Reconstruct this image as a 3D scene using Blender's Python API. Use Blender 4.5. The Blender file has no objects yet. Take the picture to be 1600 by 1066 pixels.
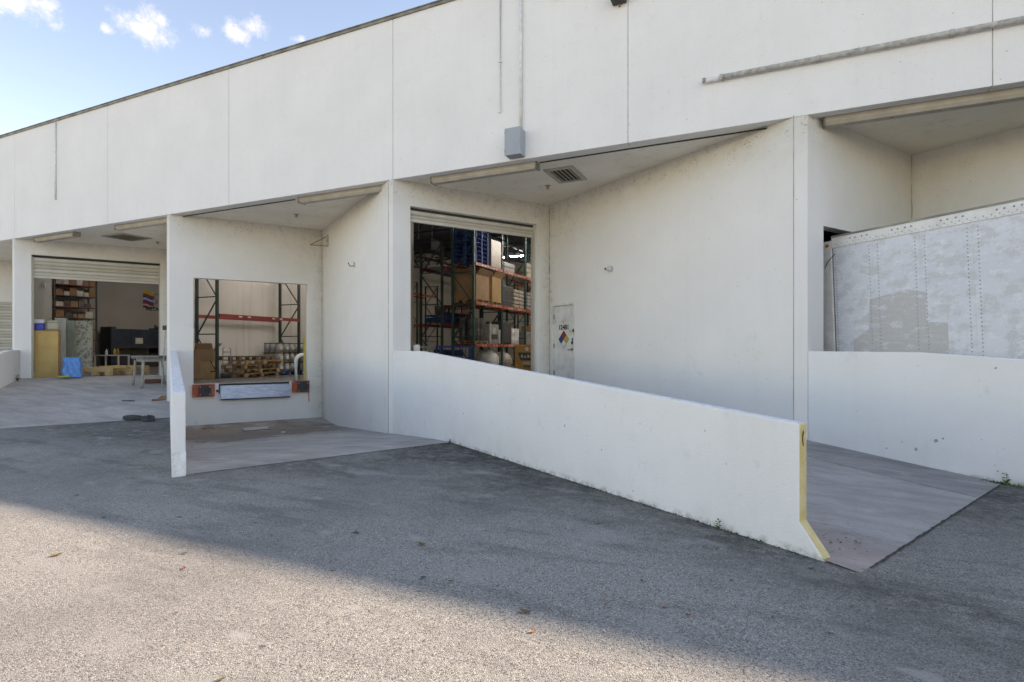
import bpy, bmesh, math, random
from mathutils import Vector, Matrix
R = math.radians
rnd = random.Random(7)
scn = bpy.context.scene
col = scn.collection

# ------------------------------------------------------------------ camera, sky, sun, exposure
cd = bpy.data.cameras.new('camera'); cam = bpy.data.objects.new('camera', cd); col.objects.link(cam)
cd.sensor_width = 36; cd.lens = 36 * 867 / 1600; cd.shift_y = 12.6 / 1600; cd.clip_end = 2000; cd.clip_start = .05
cam.location = (0, -10.1, 1.6); cam.rotation_euler = (R(90), 0, R(24.7))
scn.camera = cam

SUN_AZ = R(58)          # how far the sun stands to the right of straight behind the building
SUN_EL = R(34.6)
w = bpy.data.worlds.new('World'); scn.world = w; w.use_nodes = True
nt = w.node_tree; nt.nodes.clear()
N = nt.nodes.new; LK = nt.links.new
wo = N('ShaderNodeOutputWorld'); bg = N('ShaderNodeBackground'); sky = N('ShaderNodeTexSky')
sky.sky_type = 'NISHITA'; sky.sun_disc = False; sky.sun_elevation = SUN_EL; sky.sun_rotation = SUN_AZ
sky.air_density = 1.0; sky.dust_density = .15; sky.ozone_density = 1.0
SKY_SAT = 1.05
bg.inputs['Strength'].default_value = .145
tc = N('ShaderNodeTexCoord')
def cloud_dir(u, v):
    k = (u - 800) / 867; h = -(v - 545.6) / 867
    d = Vector((-.4179 + .9085 * k, .9085 + .4179 * k, h)); return d.normalized()
nz = N('ShaderNodeTexNoise'); nz.inputs['Scale'].default_value = 30; nz.inputs['Detail'].default_value = 9; nz.inputs['Roughness'].default_value = .68
LK(tc.outputs['Generated'], nz.inputs['Vector'])
total = None
for (u, v, r, sq) in [(20, 4, .030, 2.4), (66, 8, .020, 1.8), (228, 42, .027, 1.6), (250, 30, .016, 1.2), (318, 48, .014, 1.6), (168, 48, .008, 1.4), (392, 42, .020, 1.1), (372, 54, .020, 2.0), (468, 62, .010, 1.8),
                      (-180, -60, .05, 2.0), (560, -160, .06, 2.0), (900, -300, .08, 2.0)]:
    d = cloud_dir(u, v)
    sub = N('ShaderNodeVectorMath'); sub.operation = 'SUBTRACT'; sub.inputs[1].default_value = d
    LK(tc.outputs['Generated'], sub.inputs[0])
    sc_ = N('ShaderNodeVectorMath'); sc_.operation = 'MULTIPLY'; sc_.inputs[1].default_value = (1 / r / (sq ** .5), 1 / r / (sq ** .5), (sq ** .5) / r)
    LK(sub.outputs[0], sc_.inputs[0])
    ln = N('ShaderNodeVectorMath'); ln.operation = 'LENGTH'; LK(sc_.outputs[0], ln.inputs[0])
    mr = N('ShaderNodeMapRange'); mr.inputs[1].default_value = 1.9; mr.inputs[2].default_value = 0; mr.inputs[3].default_value = 0; mr.inputs[4].default_value = 1
    LK(ln.outputs['Value'], mr.inputs[0])
    if total is None: total = mr.outputs[0]
    else:
        mx = N('ShaderNodeMath'); mx.operation = 'MAXIMUM'; LK(total, mx.inputs[0]); LK(mr.outputs[0], mx.inputs[1]); total = mx.outputs[0]
ad = N('ShaderNodeMath'); ad.operation = 'ADD'; nm_ = N('ShaderNodeMath'); nm_.operation = 'MULTIPLY'; nm_.inputs[1].default_value = 2.0; LK(nz.outputs['Fac'], nm_.inputs[0]); LK(total, ad.inputs[0]); LK(nm_.outputs[0], ad.inputs[1])
ms = N('ShaderNodeMapRange'); ms.interpolation_type = 'SMOOTHSTEP'; ms.inputs[1].default_value = 1.42; ms.inputs[2].default_value = 2.7; ms.inputs[4].default_value = .95; LK(ad.outputs[0], ms.inputs[0])
mixc = N('ShaderNodeMixRGB'); LK(ms.outputs[0], mixc.inputs[0]); hs_ = N('ShaderNodeHueSaturation'); hs_.inputs['Saturation'].default_value = SKY_SAT; LK(sky.outputs[0], hs_.inputs['Color']); LK(hs_.outputs[0], mixc.inputs[1]); mixc.inputs[2].default_value = (5.2, 5.25, 5.7, 1)
LK(mixc.outputs[0], bg.inputs['Color']); LK(bg.outputs[0], wo.inputs['Surface'])

sl = bpy.data.lights.new('sun', 'SUN'); sl.energy = 3.2; sl.angle = R(1.1); sl.color = (1, .985, .93)
so = bpy.data.objects.new('sun', sl); col.objects.link(so)
sd = Vector((math.sin(SUN_AZ) * math.cos(SUN_EL), math.cos(SUN_AZ) * math.cos(SUN_EL), math.sin(SUN_EL)))
so.rotation_euler = sd.to_track_quat('Z', 'Y').to_euler(); so.location = (5, 20, 30)
scn.view_settings.view_transform = 'Standard'; scn.view_settings.look = 'None'
scn.view_settings.exposure = 1.38; scn.view_settings.gamma = 1
scn.view_settings.use_white_balance = True; scn.view_settings.white_balance_temperature = 8900; scn.view_settings.white_balance_tint = 20
scn.render.engine = 'CYCLES'
scn.cycles.use_denoising = True
scn.cycles.max_bounces = 8; scn.cycles.diffuse_bounces = 5; scn.cycles.transparent_max_bounces = 12

# ------------------------------------------------------------------ helpers
def tag(o, label=None, cat=None, group=None, kind=None):
    if label: o['label'] = label
    if cat: o['category'] = cat
    if group: o['group'] = group
    if kind: o['kind'] = kind
    return o
def thing(name, label, cat, loc=(0, 0, 0), rz=0, group=None):
    o = bpy.data.objects.new(name, None); col.objects.link(o); o.location = loc; o.rotation_euler.z = rz
    o.empty_display_size = .2
    return tag(o, label, cat, group)
def mesh_obj(name, verts, faces, mat, parent=None, smooth=False, mi=None):
    me = bpy.data.meshes.new(name); me.from_pydata([tuple(v) for v in verts], [], faces)
    for m in (mat if isinstance(mat, (list, tuple)) else [mat]): me.materials.append(m)
    if mi:
        for p, i in zip(me.polygons, mi): p.material_index = i
    if smooth:
        for p in me.polygons: p.use_smooth = True
    me.update()
    o = bpy.data.objects.new(name, me); col.objects.link(o)
    if parent: o.parent = parent
    return o
BF = [(0, 3, 2, 1), (4, 5, 6, 7), (0, 1, 5, 4), (1, 2, 6, 5), (2, 3, 7, 6), (3, 0, 4, 7)]
class MB:
    def __init__(s): s.v = []; s.f = []
    def box(s, x0, y0, z0, x1, y1, z1, M=None):
        n = len(s.v); vs = [(x0, y0, z0), (x1, y0, z0), (x1, y1, z0), (x0, y1, z0), (x0, y0, z1), (x1, y0, z1), (x1, y1, z1), (x0, y1, z1)]
        if M is not None: vs = [tuple(M @ Vector(v)) for v in vs]
        s.v += vs; s.f += [tuple(i + n for i in f) for f in BF]; return s
    def bar(s, a, b, w, d=None):
        a = Vector(a); b = Vector(b); d = d or w; z = b - a; L = z.length
        q = z.to_track_quat('Z', 'Y'); M = Matrix.Translation(a) @ q.to_matrix().to_4x4()
        return s.box(-w / 2, -d / 2, 0, w / 2, d / 2, L, M)
    def tube(s, pts, r, n=8, cap=True):
        pts = [Vector(p) for p in pts]; base = len(s.v)
        for i, p in enumerate(pts):
            t = (pts[min(i + 1, len(pts) - 1)] - pts[max(i - 1, 0)]).normalized(); q = t.to_track_quat('Z', 'Y')
            rr = r[i] if isinstance(r, (list, tuple)) else r
            for k in range(n):
                a = 2 * math.pi * k / n; s.v.append(tuple(p + q @ Vector((math.cos(a) * rr, math.sin(a) * rr, 0))))
        for i in range(len(pts) - 1):
            for k in range(n):
                a = base + i * n + k; b_ = base + i * n + (k + 1) % n; s.f.append((a, b_, b_ + n, a + n))
        if cap:
            s.f.append(tuple(base + k for k in reversed(range(n)))); s.f.append(tuple(base + (len(pts) - 1) * n + k for k in range(n)))
        return s
    def prism(s, poly, z0, z1, M=None):
        n = len(s.v); k = len(poly)
        vs = [(p[0], p[1], z0) for p in poly] + [(p[0], p[1], z1) for p in poly]
        if M is not None: vs = [tuple(M @ Vector(v)) for v in vs]
        s.v += vs; s.f.append(tuple(n + i for i in reversed(range(k)))); s.f.append(tuple(n + k + i for i in range(k)))
        for i in range(k): j = (i + 1) % k; s.f.append((n + i, n + j, n + k + j, n + k + i))
        return s
    def sphere(s, c, r, n=8, m=5, sz=1):
        base = len(s.v)
        for i in range(m + 1):
            t = math.pi * i / m
            for k in range(n):
                a = 2 * math.pi * k / n
                s.v.append((c[0] + r * math.sin(t) * math.cos(a), c[1] + r * math.sin(t) * math.sin(a), c[2] + r * sz * math.cos(t)))
        for i in range(m):
            for k in range(n):
                a = base + i * n + k; b_ = base + i * n + (k + 1) % n; s.f.append((a, a + n, b_ + n, b_))
        return s
    def build(s, name, mat, parent=None, smooth=False, bevel=0):
        o = mesh_obj(name, s.v, s.f, mat, parent, smooth)
        if bevel:
            m = o.modifiers.new('bevel', 'BEVEL'); m.width = bevel; m.segments = 2; m.limit_method = 'ANGLE'
        return o
def copy_tree(o, parent=None):
    c = o.copy(); col.objects.link(c); c.parent = parent
    for ch in list(o.children): copy_tree(ch, c)
    return c
def text(name, body, mat, parent, size, M, bold=.0, depth=.002, align='CENTER', sx=1):
    cu = bpy.data.curves.new(name, 'FONT'); cu.body = body; cu.size = size; cu.offset = bold; cu.extrude = depth; cu.align_x = align
    t = bpy.data.objects.new(name, cu); col.objects.link(t)
    bpy.context.view_layer.update()
    me = bpy.data.meshes.new_from_object(t.evaluated_get(bpy.context.evaluated_depsgraph_get())); bpy.data.objects.remove(t)
    me.transform(M @ Matrix.Diagonal((sx, 1, 1, 1))); me.materials.clear(); me.materials.append(mat)
    o = bpy.data.objects.new(name, me); col.objects.link(o); o.parent = parent; return o

# ------------------------------------------------------------------ materials
def node_mat(name):
    m = bpy.data.materials.new(name); m.use_nodes = True; t = m.node_tree; b = t.nodes['Principled BSDF']; return m, t, b
class G:      # tiny node-graph helper
    def __init__(s, t): s.t = t; s.pos = None
    def n(s, ty, **k):
        x = s.t.nodes.new(ty)
        for a, v in k.items(): setattr(x, a, v)
        return x
    def l(s, a, b): s.t.links.new(a, b)
    def P(s):
        if not s.pos: s.pos = s.n('ShaderNodeNewGeometry').outputs['Position']
        return s.pos
    def O(s): return s.n('ShaderNodeTexCoord').outputs['Object']
    def noise(s, vec, scale, detail=4, rough=.55):
        x = s.n('ShaderNodeTexNoise'); x.inputs['Scale'].default_value = scale; x.inputs['Detail'].default_value = detail; x.inputs['Roughness'].default_value = rough
        s.l(vec, x.inputs['Vector']); return x.outputs['Fac']
    def voro(s, vec, scale, out='Color', feat='F1'):
        x = s.n('ShaderNodeTexVoronoi'); x.feature = feat; x.inputs['Scale'].default_value = scale; s.l(vec, x.inputs['Vector']); return x.outputs[out]
    def rng(s, v, a, b, c=0, d=1, smooth=False):
        x = s.n('ShaderNodeMapRange'); x.inputs[1].default_value = a; x.inputs[2].default_value = b; x.inputs[3].default_value = c; x.inputs[4].default_value = d
        if smooth: x.interpolation_type = 'SMOOTHSTEP'
        s.l(v, x.inputs[0]); return x.outputs[0]
    def math(s, op, a, b=None):
        x = s.n('ShaderNodeMath'); x.operation = op
        for i, q in enumerate((a, b)):
            if q is None: continue
            if isinstance(q, (int, float)): x.inputs[i].default_value = q
            else: s.l(q, x.inputs[i])
        return x.outputs[0]
    def mix(s, f, a, b, mode='MIX'):
        x = s.n('ShaderNodeMixRGB'); x.blend_type = mode
        if isinstance(f, (int, float)): x.inputs[0].default_value = f
        else: s.l(f, x.inputs[0])
        for i, q in ((1, a), (2, b)):
            if isinstance(q, (tuple, list)): x.inputs[i].default_value = (q[0], q[1], q[2], 1)
            else: s.l(q, x.inputs[i])
        return x.outputs[0]
    def xyz(s, v):
        x = s.n('ShaderNodeSeparateXYZ'); s.l(v, x.inputs[0]); return x.outputs
    def scale(s, v, k):
        x = s.n('ShaderNodeVectorMath'); x.operation = 'MULTIPLY'; x.inputs[1].default_value = k; s.l(v, x.inputs[0]); return x.outputs[0]
    def bump(s, h, b, strength=.3, dist=.01):
        x = s.n('ShaderNodeBump'); x.inputs['Strength'].default_value = strength; x.inputs['Distance'].default_value = dist
        s.l(h, x.inputs['Height']); s.l(x.outputs[0], b.inputs['Normal'])
def simple(name, c, c2=None, scale=6, rough=.6, metal=0, bump=0, bscale=60, grain=None, emit=0, alpha=1):
    m, t, b = node_mat(name); g = G(t); v = g.O()
    b.inputs['Roughness'].default_value = rough; b.inputs['Metallic'].default_value = metal
    c2 = c2 or tuple(x * .72 for x in c)
    vv = g.scale(v, grain) if grain else v
    f = g.rng(g.noise(vv, scale, 5), .35, .7)
    g.l(g.mix(f, c, c2), b.inputs['Base Color'])
    if bump: g.bump(g.noise(vv, bscale, 3), b, bump, .01)
    if emit: b.inputs['Emission Color'].default_value = (*c, 1); b.inputs['Emission Strength'].default_value = emit
    if alpha < 1: b.inputs['Alpha'].default_value = alpha
    return m

def stucco(name, corner=None, top=5.40, mould_and_beige=1.0, tint=(.79, .785, .765), base=None, spread=1.0):
    m, t, b = node_mat(name); g = G(t); p = g.P(); b.inputs['Roughness'].default_value = .85
    big = g.rng(g.noise(p, .7, 4), .3, .7)
    c = g.mix(big, tint, tuple(x * .93 for x in tint))
    # faint vertical rain streaks
    st = g.rng(g.noise(g.scale(p, (5, 5, .22)), 1.3, 5, .6), .52, .8)
    c = g.mix(g.math('MULTIPLY', st, .10), c, (.55, .54, .48))
    # grime blotches
    bl = g.rng(g.noise(p, 2.3, 6, .65), .58, .78)
    c = g.mix(g.math('MULTIPLY', bl, .13), c, (.5, .5, .46))
    z = g.xyz(p)[2]
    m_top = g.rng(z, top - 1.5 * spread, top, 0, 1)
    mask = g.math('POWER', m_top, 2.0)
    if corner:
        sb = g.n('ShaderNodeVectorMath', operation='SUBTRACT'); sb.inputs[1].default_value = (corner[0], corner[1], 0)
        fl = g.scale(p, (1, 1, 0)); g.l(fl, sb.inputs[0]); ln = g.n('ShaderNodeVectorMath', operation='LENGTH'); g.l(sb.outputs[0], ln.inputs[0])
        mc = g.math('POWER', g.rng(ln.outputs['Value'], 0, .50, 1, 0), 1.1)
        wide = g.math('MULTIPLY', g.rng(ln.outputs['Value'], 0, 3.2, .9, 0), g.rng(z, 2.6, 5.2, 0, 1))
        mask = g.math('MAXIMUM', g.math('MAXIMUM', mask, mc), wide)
    beige_tint = g.math('MULTIPLY', mask, g.rng(g.noise(p, 3.2, 5, .7), .35, .75, .45, .85))  # beige tint, stronger towards the top and the inner corner
    c = g.mix(g.math('MULTIPLY', beige_tint, .5 + .25 * mould_and_beige if mould_and_beige > .2 else 0.), c, (.44, .405, .30))
    spk = g.rng(g.voro(p, 34, 'Distance'), .22, .40, 1, 0)
    sel = g.rng(g.noise(p, 6, 5, .7), .50, .60)
    speck = g.math('MULTIPLY', g.math('MULTIPLY', spk, sel), g.rng(mask, .3, .8, 0, 1))
    c = g.mix(g.math('MULTIPLY', speck, .85 * mould_and_beige), c, (.10, .085, .06))
    sc_ = g.math('MULTIPLY', g.rng(g.noise(g.scale(p, (1, 1, .8)), 2.9, 8, .74), .60, .70), g.rng(z, 3.2, .8, 0, 1))
    c = g.mix(g.math('MULTIPLY', sc_, .34 if corner else .26), c, (.42, .42, .41))
    # sparse small pits and marks all over
    pit = g.math('MULTIPLY', g.rng(g.voro(p, 6.5, 'Distance'), .04, .09, 1, 0), g.rng(g.noise(p, 3.1, 2), .48, .56))
    c = g.mix(g.math('MULTIPLY', pit, .5), c, (.2, .19, .17))
    if base is not None:
        bm = g.math('MULTIPLY', g.rng(z, base, base + .07, 1, 0), g.math('MULTIPLY', g.rng(g.xyz(p)[0], -5.3, -5.0), g.rng(g.noise(p, 9, 5, .7), .42, .62)))
        c = g.mix(g.math('MULTIPLY', bm, .8), c, (.16, .17, .11))
        bm2 = g.math('MULTIPLY', g.rng(z, base, base + .6, 1, 0), g.rng(g.noise(p, 2.6, 5, .7), .45, .7))
        c = g.mix(g.math('MULTIPLY', bm2, .16), c, (.42, .38, .33))
    g.l(c, b.inputs['Base Color'])
    h = g.math('ADD', g.noise(p, 52, 3, .6), g.math('MULTIPLY', g.noise(p, 150, 2), .4))
    g.bump(h, b, .55, .012)
    return m

M_fascia = stucco('white_stucco_fascia', None, 5.2, .12, (.80, .80, .785), None, .1)
M_low = stucco('white_stucco_low_wall', None, 99, 0, (.80, .80, .79), -.06)
M_cap = simple('white_cap_paint', (.84, .85, .86), (.62, .62, .60), 14, .7, bump=.4, bscale=40)
M_yellow = simple('worn_yellow_paint', (.60, .45, .17), (.68, .57, .34), 7, .7, bump=.5, bscale=40)
M_dark = simple('dark_gap', (.05, .048, .045), rough=.9)
M_seal = simple('joint_sealant', (.46, .45, .42), (.24, .23, .21), 3, .8)
M_coping = simple('weathered_metal_coping', (.30, .29, .25), (.13, .125, .11), 3, .6, .2)
M_chan = simple('beige_painted_metal', (.46, .43, .37), (.36, .33, .28), 4, .6)
M_whitepipe = simple('white_painted_pipe', (.78, .78, .76), (.62, .61, .58), 9, .55)
M_oldpipe = simple('grimy_grey_pipe', (.52, .51, .48), (.26, .25, .22), 12, .7, bump=.3)
M_greybox = simple('grey_painted_steel', (.33, .365, .40), (.29, .32, .355), 3, .55)
M_black = simple('black_paint', (.03, .03, .032), (.05, .05, .05), 8, .5)
M_steel = simple('dull_steel', (.35, .35, .35), (.2, .19, .18), 12, .45, .6)
M_chrome = simple('chrome_steel', (.55, .55, .56), rough=.3, metal=.9)
M_redp = simple('orange_red_paint', (.52, .085, .03), (.36, .07, .035), 10, .5)
M_beam = simple('rack_beam_orange', (.42, .085, .045), (.26, .06, .04), 3, .5)
M_beamred = simple('rack_beam_red', (.25, .035, .03), (.18, .03, .03), 3, .5)
M_green = simple('rack_green', (.022, .085, .075), (.015, .055, .05), 3, .5)
M_dgreen = simple('rack_dark_green', (.022, .045, .042), (.015, .03, .03), 3, .5)
M_wood = simple('pallet_wood', (.36, .23, .12), (.22, .13, .07), 3, .8, grain=(1, 12, 12), bump=.3, bscale=20)
M_wood2 = simple('aged_pallet_wood', (.24, .16, .10), (.13, .085, .055), 3, .85, grain=(1, 12, 12), bump=.3, bscale=20)
M_newwood2 = simple('mid_pallet_wood', (.46, .31, .17), (.30, .19, .10), 3, .8, grain=(1, 12, 12), bump=.3, bscale=20)
M_newwood = simple('fresh_pine_wood', (.80, .58, .30), (.66, .42, .20), 3, .75, grain=(1, 10, 10))
M_card = simple('cardboard', (.33, .21, .12), (.25, .155, .085), 3, .85)
M_card2 = simple('tan_cardboard', (.42, .27, .13), (.34, .21, .10), 3, .85)
M_blue = simple('blue_plastic', (.010, .045, .20), (.008, .03, .13), 4, .75)
M_bluel = simple('light_blue_plastic_sheet', (.05, .25, .68), (.10, .36, .75), 9, .35, bump=.6, bscale=8)
M_wrapgrey = simple('stretch_wrapped_goods', (.33, .32, .30), (.16, .16, .16), 9, .35, bump=.7, bscale=18, grain=(1, 1, 3))
M_wraptan = simple('wrapped_beige_sacks', (.48, .43, .36), (.22, .19, .16), 11, .4, bump=.8, bscale=16)
M_wrapdark = simple('wrapped_dark_goods', (.09, .085, .09), (.03, .03, .032), 9, .3, bump=.6, bscale=16)
M_whiteplastic = simple('white_plastic', (.66, .67, .67), (.5, .5, .5), 5, .4)
M_navy = simple('navy_machine_paint', (.022, .034, .058), (.012, .018, .03), 3, .45)
M_orangebox = simple('amber_box_board', (.42, .22, .045), (.33, .165, .035), 3, .6)
M_yellowbox = simple('yellow_tan_board', (.58, .39, .14), (.48, .31, .11), 2.5, .7)
M_label = simple('paper_label', (.6, .58, .52), rough=.7)
M_grass = simple('weed_leaf', (.09, .16, .03), (.05, .09, .02), 20, .6)
M_leaf = simple('dry_leaf', (.24, .07, .03), (.12, .06, .03), 30, .7)
M_leaf2 = simple('brown_leaf', (.10, .07, .04), (.22, .13, .05), 30, .7)
M_rubber = simple('black_rubber', (.035, .036, .038), (.06, .06, .06), 14, .8, bump=.4)
M_lip = simple('worn_blue_steel', (.20, .24, .33), (.33, .36, .42), 6, .35, .7, grain=(1, 1, 4), bump=.1)
M_tanrust = simple('rust', (.22, .10, .05), (.35, .22, .12), 10, .8)
M_brick = simple('brick_red_block', (.20, .085, .06), (.15, .07, .05), 8, .9)
M_greytable = simple('weathered_grey_wood', (.24, .22, .20), (.14, .12, .11), 5, .85, grain=(8, 1, 1))
M_greyleg = simple('weathered_paint_leg', (.44, .42, .38), (.28, .26, .22), 6, .8)

def interior_paint(name, c, seams=0):
    m, t, b = node_mat(name); g = G(t); p = g.P(); b.inputs['Roughness'].default_value = .8
    cc = g.mix(g.rng(g.noise(p, .5, 4), .3, .7), c, tuple(x * .82 for x in c))
    if seams:
        cc = g.mix(g.math('MULTIPLY', g.rng(g.noise(g.scale(p, (4, 4, .12)), 1.1, 4, .6), .55, .68), .45), cc, tuple(x * .5 for x in c))
    g.l(cc, b.inputs['Base Color']); return m
M_in = interior_paint('interior_cream_paint', (.50, .47, .41))
M_inA = interior_paint('interior_beige_paint', (.36, .335, .31))
M_inB = interior_paint('interior_insulation_sheet', (.62, .60, .58), 1)
M_inconc = interior_paint('bare_block_grey', (.33, .33, .31))
M_deck = simple('dark_roof_deck', (.10, .11, .14), (.06, .065, .08), .6, .8)
M_joist = simple('dark_joist_steel', (.03, .032, .042), rough=.6)

def soffit_mat():
    m, t, b = node_mat('beige_soffit_boards'); g = G(t); p = g.P(); b.inputs['Roughness'].default_value = .75
    c = g.mix(g.rng(g.noise(p, .9, 5), .3, .7), (.86, .825, .75), (.76, .715, .63))
    c = g.mix(g.math('MULTIPLY', g.rng(g.noise(p, 4, 6, .7), .55, .72), .35), c, (.38, .33, .25))
    y = g.xyz(p)[1]
    fr = g.math('FRACT', g.math('MULTIPLY', y, 11.0))
    gr = g.rng(g.math('ABSOLUTE', g.math('SUBTRACT', fr, .5)), .40, .49)
    c = g.mix(g.math('MULTIPLY', gr, .35), c, (.30, .27, .21))
    g.l(c, b.inputs['Base Color'])
    g.bump(g.math('SUBTRACT', 1, gr), b, .4, .01); return m
M_soffit = soffit_mat()

def asphalt_mat():
    m, t, b = node_mat('worn_aggregate_asphalt'); g = G(t); p = g.P(); b.inputs['Roughness'].default_value = .9
    cell = g.xyz(g.voro(p, 145, 'Color'))
    r1 = cell[0]; r2 = cell[1]
    stone = g.mix(r2, (.37, .345, .305), (.275, .265, .25))
    stone = g.mix(g.rng(r1, .84, .97), stone, (.60, .57, .52))
    stone = g.mix(g.rng(r1, .22, .12), stone, (.085, .08, .075))
    pit = g.rng(g.noise(p, 60, 3, .6), .58, .68)
    c = g.mix(g.math('MULTIPLY', pit, .72), stone, (.07, .066, .062))
    c = g.mix(.12, c, g.mix(g.noise(p, 260, 2), (.16, .155, .145), (.38, .36, .33)))
    px, py, pz = g.xyz(p)[0], g.xyz(p)[1], g.xyz(p)[2]
    worn = g.rng(g.noise(p, .30, 6, .62), .44, .62)
    c = g.mix(g.math('MULTIPLY', worn, .40), c, (.13, .125, .118))
    # blackish darkening, heaviest along the building side, broken up by noise
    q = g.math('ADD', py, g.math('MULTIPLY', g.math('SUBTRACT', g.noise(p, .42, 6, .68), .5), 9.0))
    near_dark = g.rng(q, -6.4, -1.6, 0, 1, True)
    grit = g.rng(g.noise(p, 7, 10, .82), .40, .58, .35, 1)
    c = g.mix(g.math('MULTIPLY', g.math('MULTIPLY', near_dark, grit), .88), c, (.036, .034, .033))
    str_ = g.rng(g.noise(g.scale(p, (.5, 2.2, 1)), 1.1, 6, .7), .52, .66)
    c = g.mix(g.math('MULTIPLY', g.math('MULTIPLY', str_, g.rng(py, -8.6, -6.0, .25, 1)), .42), c, (.055, .052, .05))
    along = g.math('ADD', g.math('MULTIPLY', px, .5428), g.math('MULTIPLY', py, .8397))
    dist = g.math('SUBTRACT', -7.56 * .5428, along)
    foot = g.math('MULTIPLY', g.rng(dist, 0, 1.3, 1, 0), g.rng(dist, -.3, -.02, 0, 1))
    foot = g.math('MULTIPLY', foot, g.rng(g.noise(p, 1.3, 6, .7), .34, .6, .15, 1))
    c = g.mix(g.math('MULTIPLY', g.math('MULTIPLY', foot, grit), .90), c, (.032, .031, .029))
    lp = g.math('MULTIPLY', g.rng(g.noise(p, 14, 6, .75), .60, .68), g.rng(g.noise(p, .9, 3), .45, .6))
    c = g.mix(g.math('MULTIPLY', lp, .5), c, (.06, .057, .054))
    # pale scuffed patches
    pale = g.rng(g.noise(g.scale(p, (1.1, 1.9, 1)), .85, 7, .62), .58, .70)
    c = g.mix(g.math('MULTIPLY', pale, .75), c, (.34, .325, .305))
    spot = g.rng(g.noise(g.scale(p, (1, 2.0, 1)), 2.2, 5, .6), .64, .70)
    c = g.mix(g.math('MULTIPLY', spot, .7), c, (.38, .36, .335))
    blk = g.rng(g.noise(p, 5.5, 2), .735, .77)
    c = g.mix(g.math('MULTIPLY', blk, .8), c, (.03, .03, .03))
    g.l(c, b.inputs['Base Color'])
    h = g.math('ADD', g.math('MULTIPLY', g.voro(p, 145, 'Distance'), -1.0), g.math('MULTIPLY', g.noise(p, 16, 4), .5))
    g.bump(h, b, .60, .011); return m
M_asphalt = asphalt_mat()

def concrete_mat(name, c1, c2, stain=None, brown=(.145, .11, .09), streak=1.0, warm=.5, ang=0):
    m, t, b = node_mat(name); g = G(t); p = g.P(); b.inputs['Roughness'].default_value = .8
    mp = g.n('ShaderNodeMapping'); mp.inputs['Rotation'].default_value = (0, 0, R(57.1 + ang)); mp.inputs['Scale'].default_value = (.9, 3.4, 1); g.l(p, mp.inputs[0])
    c = g.mix(g.rng(g.noise(p, .8, 6, .6), .32, .68), c1, c2)
    c = g.mix(g.math('MULTIPLY', g.rng(g.noise(mp.outputs[0], 1.1, 7, .7), .42, .66), .55 * streak), c, tuple(x * .48 for x in c1))
    c = g.mix(g.math('MULTIPLY', g.rng(g.noise(p, 2.4, 6, .7), .55, .72), .3), c, tuple(min(1, x * 1.5) for x in c1))
    c = g.mix(g.math('MULTIPLY', g.rng(g.noise(mp.outputs[0], .45, 8, .75), .50, .68), .34 * streak), c, (.15, .142, .138))
    c = g.mix(g.math('MULTIPLY', g.rng(g.noise(p, 1.1, 7, .7), .56, .70), .20), c, (.30, .23, .18))
    c = g.mix(g.math('MULTIPLY', g.rng(g.noise(p, 38, 3, .7), .5, .8), .35), c, (.12, .11, .10))
    if stain:
        sb = g.n('ShaderNodeVectorMath', operation='SUBTRACT'); sb.inputs[1].default_value = (stain[0], stain[1], 0); g.l(g.scale(p, (1, 1, 0)), sb.inputs[0])
        ln = g.n('ShaderNodeVectorMath', operation='LENGTH'); g.l(sb.outputs[0], ln.inputs[0])
        mk = g.math('ADD', g.rng(ln.outputs['Value'], 0, stain[2], 1, 0), g.math('MULTIPLY', g.math('SUBTRACT', g.noise(p, 1.5, 5, .7), .5), 1.3))
        c = g.mix(g.math('MULTIPLY', g.rng(mk, .25, .6, 0, 1, True), warm), c, brown)
        sp = g.math('MULTIPLY', g.rng(g.noise(p, 11, 3, .6), .62, .7), g.rng(mk, .1, .5))
        c = g.mix(g.math('MULTIPLY', sp, .7), c, (.07, .05, .04))
    g.l(c, b.inputs['Base Color']); g.bump(g.noise(p, 55, 4), b, .35, .008); return m
M_rampA = concrete_mat('ramp_concrete_pale', (.50, .47, .44), (.39, .365, .345))
M_wellB = concrete_mat('well_concrete_stained', (.47, .44, .41), (.36, .33, .305), (-12.3, .1, 3.9), warm=.78)
M_rampC = concrete_mat('ramp_concrete_grey', (.47, .44, .42), (.36, .335, .32), (.25, -5.1, 1.5), (.36, .24, .20), warm=.40)
M_rampC2 = concrete_mat('ramp_concrete_strip', (.41, .385, .37), (.29, .27, .262), streak=1.3)
M_pink = concrete_mat('pinkish_concrete', (.33, .27, .25), (.25, .21, .20))
M_floor = simple('polished_warehouse_floor', (.17, .165, .16), (.10, .10, .098), .8, .3, bump=.05, bscale=3)

# ------------------------------------------------------------------ plan of the building
b = Vector((.5428, .8397, 0)); s = Vector((.8397, -.5428, 0)); Zv = Vector((0, 0, 1))
TIPS = [-31.39, -23.31, -15.19, -7.56, .59, 7.45]
WID = [.15, .15, .12, .12, .20, .20]
CORN = [(-29.05, 3.62), (-20.87, 3.78), (-12.94, 3.5), (-5.22, 3.62), (2.573, 3.06)]
GZ = -.06; FZ = .60; SOF = 5.40; FB = 5.37; TOP = 8.95; CEIL = 8.35
bld = thing('warehouse_building', 'long white stucco warehouse with a saw-tooth row of loading bays', 'building', (0, 0, 0))
M_bay = [stucco('white_stucco_bay%d' % i, c, SOF, (.6, .7, .95, 1.1, .35)[i], (.79, .78, .755), -9) for i, c in enumerate(CORN)]

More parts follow.
